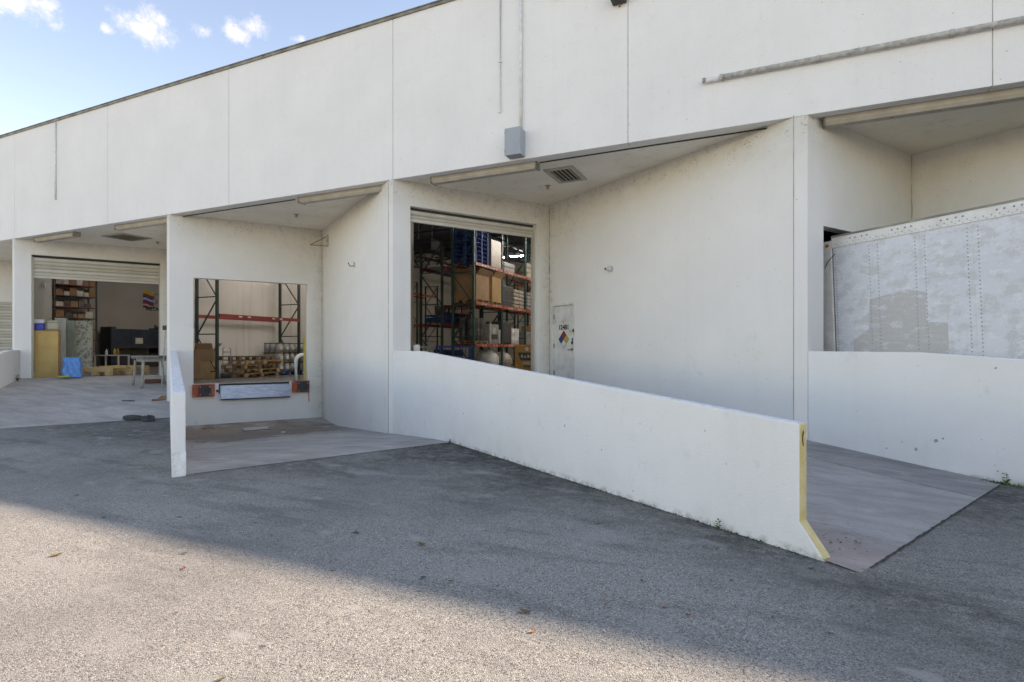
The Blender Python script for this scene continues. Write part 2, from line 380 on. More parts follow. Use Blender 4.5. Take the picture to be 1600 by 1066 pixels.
def wall(name, P, D, L, z0, z1, th, Nn, mat, openings=(), parent=None, a_start=0, mats=None):
    parent = parent or bld
    xs = sorted({a_start, L} | {o[0] for o in openings} | {o[1] for o in openings}); zs = sorted({z0, z1} | {o[2] for o in openings} | {o[3] for o in openings})
    P = Vector((P[0], P[1], 0)); D = Vector(D); Nn = Vector(Nn)
    solid = [[not any(o[0] < (xs[i] + xs[i + 1]) / 2 < o[1] and o[2] < (zs[j] + zs[j + 1]) / 2 < o[3] for o in openings) for j in range(len(zs) - 1)] for i in range(len(xs) - 1)]
    V = []; Fc = []; idx = {}; mi = []
    def vid(i, j, k):
        if (i, j, k) not in idx:
            idx[(i, j, k)] = len(V); V.append(P + D * xs[i] - Nn * (th * k) + Zv * zs[j])
        return idx[(i, j, k)]
    S = lambda i, j: 0 <= i < len(xs) - 1 and 0 <= j < len(zs) - 1 and solid[i][j]
    for i in range(len(xs) - 1):
        for j in range(len(zs) - 1):
            if not solid[i][j]: continue
            Fc.append((vid(i, j, 0), vid(i + 1, j, 0), vid(i + 1, j + 1, 0), vid(i, j + 1, 0))); mi.append(0)
            Fc.append((vid(i, j, 1), vid(i, j + 1, 1), vid(i + 1, j + 1, 1), vid(i + 1, j, 1))); mi.append(1 if mats else 0)
            for (di, dj, q) in ((-1, 0, ((0, 0), (0, 1))), (1, 0, ((1, 0), (1, 1))), (0, -1, ((0, 0), (1, 0))), (0, 1, ((0, 1), (1, 1)))):
                if not S(i + di, j + dj):
                    (a, c), (e, f) = q; Fc.append((vid(i + a, j + c, 0), vid(i + e, j + f, 0), vid(i + e, j + f, 1), vid(i + a, j + c, 1))); mi.append(0)
    o = mesh_obj(name, V, Fc, [mat, mats] if mats else mat, parent, mi=mi)
    return o

OPEN = [[(.9, 4.05, FZ, 3.63)], [(.436, 4.19, FZ, 4.87)], [(.58, 3.70, FZ, 3.64)], [(.41, 3.89, FZ, 4.84)], [(.469, 3.45, FZ, 3.64)]]
inside = [M_in, M_inA, M_inB, M_in, M_in]
for i, c in enumerate(CORN):
    tip = Vector((TIPS[i], 0, 0)); cv = Vector((c[0], c[1], 0)); Lb = (cv - tip).length; bd = (cv - tip).normalized()
    wall('back_wall', tip, bd, Lb, -.9, CEIL, .2, s, M_bay[i], OPEN[i], a_start=.2, mats=inside[i])
    e = Vector((TIPS[i + 1] - WID[i + 1], 0, 0)); Ls = (e - cv).length; sdv = (e - cv).normalized()
    ops = [(.10, 1.05, FZ, 2.77)] if i == 3 else []
    wall('side_wall', cv, sdv, Ls - .25, -.9, CEIL, .2, -b, M_bay[i], ops, mats=M_inconc if i == 0 else M_in)
    # pier where a side wall meets the next back wall
    A = e; B = Vector((TIPS[i + 1], 0, 0)); nb = b
    if i + 1 < len(CORN): nb = (Vector((*CORN[i + 1], 0)) - B).normalized()
    C_ = B + nb * .2; D_ = A - sdv * .25
    MB().prism([A, B, C_, C_ - s * .2, D_ + b * .2, D_], -.9, FB - .004).build('corner_pier', M_bay[i], bld)
    # dark sealant line on the pier joint and in the inner corner
    MB().box(e.x - .006, -.0035, -.5, e.x + .006, .02, SOF).build('wall_joint', M_seal, bld)
    # soffit
    MB().prism([tip + Vector((0, .2, 0)), Vector((TIPS[i + 1], .2, 0)), cv + bd * .08 - sdv * 0], SOF, SOF + .08).build('soffit', M_soffit, bld)
    jx = MB(); jx.tube([cv + Vector((-.002, -.004, -.6 + .15 * q_)) + Vector((rnd.uniform(-.004, .004), rnd.uniform(-.004, .004), 0)) for q_ in range(41)], [.008 + .012 * rnd.random() for q_ in range(41)], 5); jx.build('corner_sealant', M_seal, bld)
# first pier of the row
MB().prism([(TIPS[0] - .15, 0), (TIPS[0], 0), tuple((Vector((TIPS[0], 0, 0)) + b * .2)[:2]), (TIPS[0] - .5, .3)], -.9, FB - .004).build('corner_pier', M_bay[0], bld)
# plain wall beyond the last bays
wall('end_wall', (-60, .05), (1, 0, 0), 60 + TIPS[0] - .15, -.5, FB, .2, (0, -1, 0), M_fascia)
wall('end_wall', (7.45, .05), (1, 0, 0), 12, -.5, FB, .2, (0, -1, 0), M_fascia)
# fascia panels with recessed sealed joints
J0 = 2.935
ks = list(range(-12, 4)); xs = [J0 + 5.248 * k for k in ks]
for a, c in zip(xs[:-1], xs[1:]):
    MB().box(a + .0065, 0, FB, c - .0065, .2, TOP).build('fascia_panel', M_fascia, bld, bevel=.006)
for x in xs[1:-1]:
    MB().box(x - .012, .008, FB + .01, x + .012, .05, TOP).build('panel_joint', M_seal, bld)
MB().box(xs[0], .202, SOF + .02, xs[-1], .3, TOP - .02).build('fascia_backing', M_fascia, bld)
MB().box(xs[0], -.035, TOP - .02, xs[-1], .34, TOP + .04).build('roof_coping', M_coping, bld)
MB().box(xs[0], -.055, TOP + .0405, xs[-1], .36, TOP + .06).build('coping_lip', M_coping, bld)
# fascia drip strip and roof
MB().box(-60, .35, 8.5, 19, 32, 8.7).build('roof_deck', M_deck, bld)
# interior shell
fl = [(-35, 5)]
def V2(v): return (v[0], v[1])
poly = []
for i, c in enumerate(CORN):
    tip = Vector((TIPS[i], 0, 0)); cv = Vector((*c, 0)); bd = (cv - tip).normalized()
    poly.append(V2(tip - s * .19 + bd * .1)); poly.append(V2(cv - s * .19 + b * .05)); poly.append(V2(cv + b * .19 + s * .02)); e = Vector((TIPS[i + 1] - WID[i + 1], 0, 0)); poly.append(V2(e + b * .12 - s * .25))
poly += [(14, .3), (14, 31), (-36, 31), (-36, .3)]
MB().prism(poly, FZ - .25, FZ).build('warehouse_floor', M_floor, bld)
# dock door thresholds: floor carried through the wall thickness
for i in range(5):
    tip = Vector((TIPS[i], 0, 0)); o = OPEN[i][0]; cv = Vector((*CORN[i], 0)); bd = (cv - tip).normalized()
    p0 = tip + bd * o[0]; p1 = tip + bd * o[1]
    MB().prism([V2(p0 - s * .003), V2(p1 - s * .003), V2(p1 - s * .196), V2(p0 - s * .196)], FZ - .03, FZ + .003).build('door_sill', M_steel, bld)
def inwall(x0, y0, x1, y1, mat, z1=8.5): MB().box(x0, y0, FZ - .1, x1, y1, z1).build('partition_wall', mat, bld)
inwall(-33.2, 3.0, -33, 12.7, M_inA)
inwall(-33, 12.5, -18.05, 12.7, M_inA)
inwall(-18.05, 2.12, -17.9, 12.7, M_inB)
inwall(-17.9, 8.2, -12.95, 8.35, M_in)
inwall(-12.95, 3.75, -12.8, 8.35, M_in)
inwall(-22.2, 12.7, -22.05, 30, M_in)
inwall(-22.2, 30, -5, 30.2, M_in)
inwall(-5.0, 3.7, -4.85, 30, M_in)
inwall(-4.85, 12, 12, 12.2, M_in)
inwall(12, .4, 12.2, 12.2, M_in)
# roof joists (open web) seen through the middle door
for k in range(9):
    y = 6.0 + k * 2.6
    jb = MB(); x0, x1 = -21.9, -5.05
    if y < 8.6: x0 = -12.7
    jb.box(x0, y - .05, 8.2, x1, y + .05, 8.28); jb.box(x0, y - .05, 7.55, x1, y + .05, 7.62)
    x = x0; up = True
    while x < x1 - .5:
        a, c = (7.6, 8.22) if up else (8.22, 7.6); jb.bar((x, y, a), (x + .55, y, c), .035); x += .55; up = not up
    jb.build('roof_joist', M_joist, bld)
for k in range(3):
    gx = -20.0 + k * 6.8
    g_ = MB(); g_.box(gx - .1, 12.8, 7.4, gx + .1, 29.9, 7.5); g_.box(gx - .1, 12.8, 6.7, gx + .1, 29.9, 6.8)
    y = 12.9; up = True
    while y < 29:
        a, c = (6.75, 7.45) if up else (7.45, 6.75); g_.bar((gx, y, a), (gx, y + .8, c), .05); y += .8; up = not up
    g_.build('roof_girder', M_joist, bld)

# ------------------------------------------------------------------ ground, slabs, low walls
EDGE = [(9.75, 9.30)] * 5
out = [(-300, -300), (300, -300), (300, .02), (7.45, .02)]
for i in reversed(range(5)):
    t0 = Vector((TIPS[i], 0, 0)); t1 = Vector((TIPS[i + 1], 0, 0))
    out.append(V2(t1 + s * .0 + Vector((0, .02, 0))))
    bm_ = (t1 - t0).dot(b); out.append(V2(t0 + b * bm_ + s * (9.75 - .105 * bm_))); out.append(V2(t0 + b * .02 + s * 9.75))
out += [V2(Vector((TIPS[0], .02, 0))), (-300, .02)]
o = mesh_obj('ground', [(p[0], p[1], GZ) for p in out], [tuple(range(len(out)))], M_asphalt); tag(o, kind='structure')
bm = bmesh.new(); bm.from_mesh(o.data); bmesh.ops.triangulate(bm, faces=bm.faces[:], ngon_method='EAR_CLIP'); bm.normal_update()
for f in bm.faces:
    if f.normal.z < 0: f.normal_flip()
bm.to_mesh(o.data); bm.free()
def slab(name, i, pts_s, mat, b0=.0, b1=None, kind='structure', dz=0, s1=None):
    """slab in bay i: pts_s = [(s, z)...]; near edge follows the oblique slab edge"""
    tip = Vector((TIPS[i], 0, 0)); V = []; n = 14
    if b1 is None: b1 = (TIPS[i + 1] - TIPS[i]) * b.x
    for (q, z) in pts_s:
        for k in range(n + 1):
            bb = b0 + (b1 - b0) * k / n; ss = q
            if q > 9.0: ss = 9.75 - .105 * bb
            V.append(tip + b * bb + s * ss + Zv * (z + dz))
    Fc = []
    for r in range(len(pts_s) - 1):
        for k in range(n): a = r * (n + 1) + k; Fc.append((a, a + n + 1, a + n + 2, a + 1))
    Vn = len(V)
    # skirt
    V2_ = [v - Zv * .3 for v in V]; base = Vn; V += V2_; r = len(pts_s) - 1
    for k in range(n): a = r * (n + 1) + k; Fc.append((a, a + Vn, a + Vn + 1, a + 1))
    return tag(mesh_obj(name, V, Fc, mat), kind=kind)
ramp = lambda s0=-.4, dz=0: [(s0, .595), (0, .595), (3, .41), (6.5, .165), (8.5, .0), (9.5, GZ + .004)]
well = [(-.1, -.58), (.0, -.58), (1.2, -.62), (1.7, -.635), (2.3, -.60), (6.5, -.27), (8.6, -.10), (9.5, GZ + .004)]
slab('concrete_ramp', 1, ramp(), M_rampA)
slab('loading_well', 2, well, M_wellB)
slab('concrete_ramp', 3, ramp(), M_rampC, b1=3.32)
slab('concrete_ramp_strip', 3, ramp(), M_rampC2, b0=3.335)
slab('loading_well', 4, well, M_rampC2)
slab('loading_well', 0, well, M_rampA)
# recessed concrete joint lips (dark soil line along the slab edges)
def edge_line(i, b0, b1, mat, wd=.05):
    tip = Vector((TIPS[i], 0, 0)); mb = MB(); n = 90; rr = random.Random(i)
    pts = []
    for k in range(n + 1):
        bb = b0 + (b1 - b0) * k / n; pts.append(tip + b * bb + s * (9.75 - .105 * bb + .01))
    V = []; Fc = []
    for k, p in enumerate(pts):
        w0 = wd * (.3 + .9 * rr.random() ** 2); V += [p - s * (.004 + .012 * rr.random() ** 2) + Zv * (GZ + .0052), p + s * w0 + Zv * (GZ + .0052)]
    for k in range(n): Fc.append((2 * k, 2 * k + 1, 2 * k + 3, 2 * k + 2))
    tag(mesh_obj('slab_edge_soil', V, Fc, mat), kind='structure')
M_soil = simple('dark_soil', (.045, .038, .032), (.09, .075, .06), 14, .95, bump=.8)
for i in (1, 2, 3): edge_line(i, .16, 4.25, M_soil, .02)

LWL = ['short grimy end of a low wall at the far left bay', 'low white ramp wall seen end-on between the left ramp and the sunken dock',
       'long low white wall with a yellow end running across the middle', 'low white wall in front of the parked trailer at the right', 'low white wall beyond the trailer']
def low_wall(i, label, th, send, h_end, kick, mat_end, lt=10):
    tip = Vector((TIPS[i], 0, 0)); root = thing('low_wall', label, 'wall', tip)
    base = -1.0
    prof = [(0.0, base), (0.0, 1.566), (1.535, 1.557), (send, h_end)]
    if kick: prof += [(send, .20), (send + .24, -.10), (send + .24, base)]
    else: prof += [(send, base)]
    k = len(prof); V = [s * q + Zv * z for q, z in prof] + [s * q + Zv * z + b * th for q, z in prof]
    V = [v + s * .004 for v in V]
    Fc = [tuple(range(k)), tuple(reversed(range(k, 2 * k)))]; mi = [0, 0]
    for a in range(k):
        c = (a + 1) % k; Fc.append((a, a + k, c + k, c)); mi.append(1 if a in (1, 2) else (2 if a in ((3, 4) if kick else (3,)) else 0))
    o = mesh_obj('wall_body', V, Fc, [M_low, M_cap, mat_end], root, mi=mi)
    bm = bmesh.new(); bm.from_mesh(o.data); bmesh.ops.recalc_face_normals(bm, faces=bm.faces[:]); bm.to_mesh(o.data); bm.free()
    m = o.modifiers.new('bevel', 'BEVEL'); m.width = .014; m.segments = 3; m.limit_method = 'ANGLE'
    return root
lw0 = low_wall(1, LWL[0], .15, 9.95, .98, False, M_cap)
lw1 = low_wall(2, LWL[1], .155, 9.82, 1.03, False, M_low); lw1.rotation_euler.z = R(-.6)
lw2 = low_wall(3, LWL[2], .115, 9.28, .995, True, M_yellow)
lw3 = low_wall(4, LWL[3], .12, 9.28, .995, True, M_yellow)
lw4 = low_wall(5, LWL[4], .12, 9.28, .995, True, M_yellow)
# fresh white touch-up block on the end of wall 1, chips on wall 2
MB().box(-.003, -.004, GZ + .02, .16, .0, .26, Matrix(((b.x, -s.x, 0, 9.826 * s.x), (b.y, -s.y, 0, 9.826 * s.y), (0, 0, 1, 0), (0, 0, 0, 1)))).build('paint_patch', M_cap, lw1)
def chip(par, q, z, side, pts, mat, nm='chip'):
    V = [s * (q + x) + Zv * (z + y) + b * side for x, y in pts]; return mesh_obj(nm, V, [tuple(range(len(V)))], mat, par)
Ve = [b * (.06 + x) + Zv * (.90 + y) + s * (9.28 + .0075) for x, y in [(-.005, .04), (-.02, 0), (-.022, -.04), (-.008, -.085), (.006, -.10), (-.004, -.06), (-.010, -.02), (.004, .02)]]
mesh_obj('crack', Ve, [tuple(range(8))], M_dark, lw2)
for (q, z, r_) in [(6.2, .62, .02), (6.9, .42, .012), (8.6, .55, .01), (3.4, .5, .02), (2.8, .75, .012)]:
    chip(lw2, q, z, -.0015, [(r_ * math.cos(a * 1.05) * rnd.uniform(.5, 1), r_ * math.sin(a * 1.05) * rnd.uniform(.5, 1)) for a in range(6)], M_seal)
for (q, z, r_) in [(1.75, .37, .035), (1.83, .41, .02), (1.52, .22, .03), (1.35, .30, .015), (1.15, .18, .015), (2.38, 1.36, .02), (2.40, .08, .015)]:
    chip(lw3, q, z, -.0015, [(r_ * math.cos(a * 1.05) * rnd.uniform(.5, 1), r_ * math.sin(a * 1.05) * rnd.uniform(.5, 1)) for a in range(6)], M_seal)

# ------------------------------------------------------------------ things fixed to the fascia and the soffits
def conduit(label, pts, r, mat, cat='pipe', name='conduit', straps=()):
    t = thing(name, label, cat, pts[0]); P0 = Vector(pts[0])
    MB().tube([Vector(p) - P0 for p in pts], r, 10).build('tube', mat, t, True)
    for p, rr in straps: q = Vector(p) - P0; MB().box(q.x - .03, q.y - .02, q.z - .012, q.x + .03, .0 - P0.y - .001, q.z + .012).build('strap', M_whitepipe, t)
    return t
conduit('thin white conduit ending in mid wall, left of the grey box', [(-4.90, -.022, 8.88), (-4.90, -.022, 6.40), (-4.92, -.03, 6.372)], .018, M_whitepipe, straps=[((-4.9, -.03, 7.4), 0)])
conduit('wider white conduit running down into the grey box', [(-4.44, -.032, 8.88), (-4.44, -.032, 5.94)], .028, M_whitepipe, straps=[((-4.44, -.04, 7.0), 0), ((-4.44, -.04, 8.0), 0)])
conduit('thin grey conduit hanging from the roof edge at the far left', [(-20.8, -.025, 8.9), (-20.8, -.025, 6.4)], .022, M_whitepipe)
gb = thing('junction_box', 'grey steel box hung at the bottom of the wall under a conduit', 'electrical box', (-4.52, 0, 5.40))
MB().box(-.165, -.25, .0, .165, -.002, .52).build('box_body', M_greybox, gb, bevel=.006)
MB().box(-.17, -.258, -.004, .17, -.2505, .528).build('box_cover', M_greybox, gb, bevel=.003)
MB().box(.145, -.265, .24, .162, -.2585, .30).build('latch', M_steel, gb)
for z_ in (.06, .42): MB().tube([(-.163, -.262, z_), (-.163, -.262, z_ + .05)], .006, 6).build('hinge', M_steel, gb)
wp = thing('wall_light', 'dark grey wall-pack light at the top edge of the picture', 'light', (-2.46, 0, 7.93))
MB().box(-.13, -.20, 0, .13, -.002, .42).build('housing', M_greybox.copy() if False else M_black, wp, bevel=.01)
MB().box(-.10, -.215, .03, .10, -.198, .30).build('lens', M_steel, wp)
MB().tube([(0, -.03, 0), (0, -.03, -.05)], .02, 6).build('drip_stub', M_tanrust, wp)
br = thing('wall_bracket', 'short rusty angle bracket at the top edge left of the dark light', 'bracket', (-3.75, 0, 8.37))
MB().box(0, -.08, 0, .16, -.002, .04).build('bracket_arm', M_tanrust, br); MB().box(0, -.02, .04, .03, -.002, .3).build('bracket_plate', M_tanrust, br)
# long horizontal pipe, upper right
hp = thing('wall_pipe', 'long grimy horizontal pipe high on the right of the fascia', 'pipe', (-.99, 0, 6.2))
MB().tube([(0, -.07, 0), (.28, -.07, 0)], .034, 10).build('pipe_end', M_whitepipe, hp, True)
MB().tube([(.28, -.07, .01), (8.5, -.07, .01)], .042, 12).build('pipe_run', M_oldpipe, hp, True)
for x in (.0, .28, 1.72, 3.43, 5.1, 6.8):
    MB().tube([(x - .02, -.07, .008), (x + .03, -.07, .008)], .052 if x else .042, 10).build('coupling', M_oldpipe if x else M_steel, hp, True)
    if x > .1: MB().box(x + .01, -.08, -.02, x + .04, -.002, .02).build('standoff', M_steel, hp)
# strip light housings tucked behind the fascia
def strip(x0, x1, label):
    t = thing('strip_light', label, 'light fixture', (x0, .33, 5.245), group='strip light housings under the overhang')
    L = x1 - x0
    V = []; pr = [(-.10, .154), (-.095, .05), (-.06, 0), (.08, 0), (.12, .05), (.12, .154)]
    k = len(pr)
    for x in (0, L): V += [(x, y, z) for y, z in pr]
    Fc = [tuple(range(k)), tuple(reversed(range(k, 2 * k)))] + [(a, a + k, (a + 1) % k + k, (a + 1) % k) for a in range(k)]
    o = mesh_obj('housing', V, Fc, M_chan, t)
    for x in (-.025, L): MB().box(x, -.105, -.002, x + .025, .125, .153).build('end_cap', M_coping, t)
    k = 0; x = .3
    while x < L: MB().tube([(x, -.01, .001), (x, -.01, -.008)], .012, 6).build('screw', M_tanrust, t); x += .62
    return t
strip(-6.70, -4.25, 'beige strip light housing over the middle bay beside the air grille')
strip(-10.6, -7.95, 'beige strip light housing over the open sunken dock')
strip(-18.1, -15.4, 'beige strip light housing above the left roller door')
strip(-22.6, -20.35, 'short beige strip light housing left of the left air grille')
strip(.86, 4.9, 'long beige housing above the parked trailer')
conduit('thin dark cable run along the overhang right of the air grille', [(-4.15, .26, 5.345), (-1.9, .26, 5.35), (-.6, .26, 5.345), (.30, .26, 5.35)], .014, M_dark, 'cable', 'cable')
conduit('thin dark cable run along the overhang over the sunken dock', [(-15.0, .26, 5.345), (-12.5, .26, 5.35), (-10.75, .26, 5.345)], .014, M_dark, 'cable', 'cable')
def grille(c, ax, ay, L, W, label, n):
    t = thing('air_grille', label, 'vent', (c[0], c[1], SOF)); ax = Vector((*ax, 0)).normalized(); ay = Vector((-ax.y, ax.x, 0)) * ay
    M = Matrix(((ax.x, ay.x, 0, 0), (ax.y, ay.y, 0, 0), (0, 0, 1, 0), (0, 0, 0, 1)))
    f = MB(); f.box(-L / 2, -W / 2, -.03, L / 2, -W / 2 + .09, -.002, M); f.box(-L / 2, W / 2 - .09, -.03, L / 2, W / 2, -.002, M); f.box(-L / 2, -W / 2 + .09, -.03, -L / 2 + .1, W / 2 - .09, -.002, M); f.box(L / 2 - .1, -W / 2 + .09, -.03, L / 2, W / 2 - .09, -.002, M)
    f.build('frame', M_chan, t); MB().box(-L / 2 + .1, -W / 2 + .09, -.006, L / 2 - .1, W / 2 - .09, -.003, M).build('duct_opening', M_black, t)
    for k in range(n):
        x = -L / 2 + .1 + (L - .2) * (k + .5) / n; q = M @ Matrix.Translation((x, 0, -.022)) @ Matrix.Rotation(R(28), 4, 'Y')
        MB().box(-(L - .2) / n * .30, -W / 2 + .09, -.003, (L - .2) / n * .30, W / 2 - .09, .003, q).build('louvre', M_chan, t)
    return t
grille((-3.98, 1.35), (1, 0), 1, .66, 1.0, 'square beige air grille in the middle bay ceiling', 5)
grille((-19.7, 1.53), (1, 0), 1, 1.15, 1.0, 'square beige air grille in the left bay ceiling', 9)
def sprinkler(p, label):
    t = thing('sprinkler_head', label, 'sprinkler', (p[0], p[1], SOF - .001))
    MB().tube([(0, 0, 0), (0, 0, -.07)], .02, 8).build('stem', M_tanrust, t); MB().tube([(0, 0, -.07), (0, 0, -.078)], .05, 10).build('deflector', M_chan, t)
    MB().tube([(0, 0, 0), (0, 0, -.012)], .07, 12).build('escutcheon', M_chan, t)
sprinkler((-4.63, 1.96), 'small sprinkler head just left of the middle air grille')
sprinkler((-12.06, 1.57), 'small sprinkler head in the sunken dock ceiling')
sprinkler((-19.6, 2.5), 'small sprinkler head behind the left air grille')
# floodlight bracket and wall cameras
fb = thing('wall_floodlight', 'small triangular rusty lamp bracket high in the inner corner of the sunken dock', 'lamp bracket', (-12.30, 3.06, 4.92))
f_ = MB(); f_.tube([(0, 0, .16), (-.32, -.40, -.15)], .014, 6); f_.tube([(-.32, -.40, -.15), (-.02, -.03, -.15)], .014, 6); f_.build('bracket_arm', M_tanrust, fb)
MB().tube([(.0, -.02, -.17), (.0, -.02, .19)], .045, 8).build('mount_post', M_oldpipe, fb)
fa = thing('wall_hook', 'small metal camera bracket on the wall right of the sunken dock', 'bracket', (-9.87, 1.50, 3.80))
MB().box(-.05, -.06, -.05, .05, .01, .05, Matrix.Rotation(R(-33), 4, 'Z')).build('base_plate', M_whiteplastic, fa)
f2 = MB(); f2.tube([(0, -.02, 0), (-.10, -.12, -.02), (-.13, -.16, .07)], .012, 6); f2.tube([(0, -.02, .0), (.02, -.12, .08)], .01, 6); f2.build('hook', M_dark, fa)
sc2 = thing('security_camera', 'small white dome camera on the wall right of the numbered door', 'camera', (-3.231, 2.334, 3.43))
MB().sphere((-.02, -.035, 0), .07, 12, 8).build('dome', M_whiteplastic, sc2, True); MB().tube([(-.06, -.08, -.005), (-.10, -.13, -.012)], .035, 10).build('barrel', M_whiteplastic, sc2)
MB().tube([(-.098, -.128, -.012), (-.106, -.138, -.013)], .026, 10).build('lens', M_black, sc2)

# ------------------------------------------------------------------ roller doors
M_slat = [simple('roller_slat_beige%d' % k, c, tuple(x * .85 for x in c), 3, .5, grain=(1, 1, 1)) for k, c in enumerate([(.55, .52, .45), (.60, .58, .53), (.50, .47, .40)])]
def roller(i, zb, zt, label, cat=None, ph=.15, full=False):
    tip = Vector((TIPS[i], 0, 0)); cv = Vector((*CORN[i], 0)); bd = (cv - tip).normalized(); o = OPEN[i][0]
    org = tip + bd * o[0] - s * .14
    root = bpy.data.objects.new('roller_door', None); col.objects.link(root); root.parent = bld; root.location = org
    root['label'] = label; ang = math.atan2(bd.y, bd.x); root.rotation_euler.z = ang; W = o[1] - o[0]
    # one slat: curved front face (towards -y local = outside)
    pr = [(0, 0), (-.018, .02), (-.03, ph * .35), (-.03, ph * .65), (-.018, ph - .02), (0, ph - .008), (.012, ph - .008), (.012, 0)]
    k = len(pr); V = [(x, y, z) for x in (.005, W - .005) for y, z in pr]
    Fc = [tuple(range(k)), tuple(reversed(range(k, 2 * k)))] + [(a, a + k, (a + 1) % k + k, (a + 1) % k) for a in range(k)]
    me = None; z = zb + .07; n = 0
    while z < zt:
        if me is None or n < 3:
            sl_ = mesh_obj('slat', V, Fc, M_slat[n % 3], root); me = sl_.data; last = me
            if n < 3: meshes = (meshes + [me]) if n else [me]
        else:
            sl_ = bpy.data.objects.new('slat', meshes[n % 3]); col.objects.link(sl_); sl_.parent = root
        sl_.location = (0, 0, z); z += ph; n += 1
    MB().box(.005, -.045, zb, W - .005, .03, zb + .07).build('bottom_rail', M_slat[1], root, bevel=.005)
    g = MB(); g.box(-.0, -.07, FZ + .005 if not full else FZ + .005, .045, .05, zt + .02); g.box(W - .045, -.07, FZ + .005, W, .05, zt + .02); g.build('guide_rail', M_slat[2], root)
    return root
roller(1, 4.08, 4.78, 'roller door rolled up above the left drive-in opening', ph=.13)
roller(3, 4.51, 4.76, 'roller door almost fully rolled up above the middle opening', ph=.105)
roller(0, FZ + .01, 3.6, 'closed roller door at the far left edge', ph=.13)
for i, zt in ((1, 4.87), (3, 4.84)):   # dark coil housing above the curtain
    tip = Vector((TIPS[i], 0, 0)); cv = Vector((*CORN[i], 0)); bd = (cv - tip).normalized(); o = OPEN[i][0]
    p0 = tip + bd * (o[0] - .1) - s * .5; p1 = tip + bd * (o[1] + .1) - s * .5
    MB().tube([p0 + Zv * (zt + .12), p1 + Zv * (zt + .12)], .24, 14).build('door_coil', M_chan, bld, True)
    MB().prism([V2(tip + bd * o[0] - s * .16), V2(tip + bd * o[1] - s * .16), V2(tip + bd * o[1] - s * .3), V2(tip + bd * o[0] - s * .3)], zt - .1, zt + .25).build('coil_hood', M_dark, bld)
# ------------------------------------------------------------------ numbered steel door in the side wall of the middle bay
cv = Vector((*CORN[3], 0)); e = Vector((TIPS[4] - WID[4], 0, 0)); sdv = (e - cv).normalized(); nrm = Vector((sdv.y, -sdv.x, 0))
if nrm.dot(b) > 0: nrm = -nrm
def frame_M(P, X, Yv, Z): return Matrix(((X.x, Yv.x, Z.x, P.x), (X.y, Yv.y, Z.y, P.y), (X.z, Yv.z, Z.z, P.z), (0, 0, 0, 1)))
dr = bpy.data.objects.new('steel_door', None); col.objects.link(dr); dr.parent = bld
dr.matrix_local = frame_M(cv + sdv * .10 + Zv * FZ, sdv, -nrm, Zv); dr['label'] = 'white steel door with a number and a hazard diamond'
Mdoor = simple('white_door_paint', (.72, .72, .70), (.55, .54, .51), 5, .5)
W_, H_ = .95, 2.17
MB().box(.055, .04, .01, W_ - .055, .085, H_ - .06).build('door_leaf', Mdoor, dr, bevel=.003)
f_ = MB(); f_.box(0.001, -.012, .001, .05, .15, H_ - .001); f_.box(W_ - .05, -.012, .001, W_ - .001, .15, H_ - .001); f_.box(.05, -.012, H_ - .055, W_ - .05, .15, H_ - .001); f_.build('door_frame', Mdoor, dr)
MB().box(.05, .09, 0, W_ - .05, .10, H_ - .055).build('shadow_gap', M_dark, dr)
for z in (.32, 1.02, 1.78): MB().tube([(.055, .03, z), (.055, .03, z + .12)], .012, 8).build('hinge', M_black, dr)
TX = Matrix.Translation
FR = Matrix(((1, 0, 0, 0), (0, 0, 1, 0), (0, 1, 0, 0), (0, 0, 0, 1)))     # text plane -> door plane, facing -y local
FR = Matrix(((1, 0, 0, 0), (0, 0, -1, 0), (0, 1, 0, 0), (0, 0, 0, 1)))
num = text('door_number', '12481', M_black, dr, .175, TX((.46, .037, 1.50)) @ FR, bold=.006)
ss = MB()   # slab serifs of the digits
text('door_letter', '8', M_steel, dr, .10, TX((.44, .037, 1.66)) @ FR, bold=.0)
# hazard diamond
cx, cz, rx, rz_ = .46, 1.25, .205, .215
def rh(name, pts, mat, y=.036): return mesh_obj(name, [(cx + x * rx, y, cz + z * rz_) for x, z in pts], [tuple(range(len(pts)))], mat, dr)
rh('diamond_border', [(0, -1.07), (1.07, 0), (0, 1.07), (-1.07, 0)], M_black, .0375)
M_r = simple('print_red', (.30, .02, .02), rough=.5); M_b = simple('print_blue', (.02, .035, .20), rough=.5); M_y = simple('print_yellow', (.62, .50, .05), rough=.5); M_w = simple('print_white', (.7, .7, .68), rough=.5)
rh('red_field', [(0, 1), (.5, .5), (0, 0), (-.5, .5)], M_r); rh('blue_field', [(-.52, .48), (-.02, -.02), (-.5, -.5), (-1, 0)], M_b)
rh('yellow_field', [(.52, .48), (1, 0), (.5, -.5), (.02, -.02)], M_y); rh('white_field', [(0, -.04), (.48, -.52), (0, -1), (-.48, -.52)], M_w)
text('hazard_digit', '1', M_black, dr, .13, TX((cx + .1, .0355, cz - .045)) @ FR, bold=.002)
sk = mesh_obj('sticker', [(.62, .037, 1.36), (.86, .037, 1.36), (.86, .037, 1.52), (.62, .037, 1.52)], [(0, 1, 2, 3)], simple('pale_green_sticker', (.55, .60, .42), (.66, .68, .58), 20, .6), dr)
text('sticker_writing', 'no', M_seal, dr, .10, TX((.74, .0355, 1.43)) @ FR)
MB().tube([(.83, .0395, .99), (.83, -.01, .99)], .032, 12).build('door_handle', M_steel, dr); MB().tube([(.83, -.01, .99), (.70, -.02, .98)], .012, 8).build('handle_lever', M_steel, dr)
MB().tube([(.83, .0395, 1.16), (.83, .005, 1.16)], .036, 12).build('deadbolt', M_black, dr); MB().box(.80, .03, 1.17, .86, .039, 1.28).build('keypad', M_black, dr)
MB().box(.90, -.03, 1.42, .94, -.012, 1.50).build('strike_guard', M_black, dr)

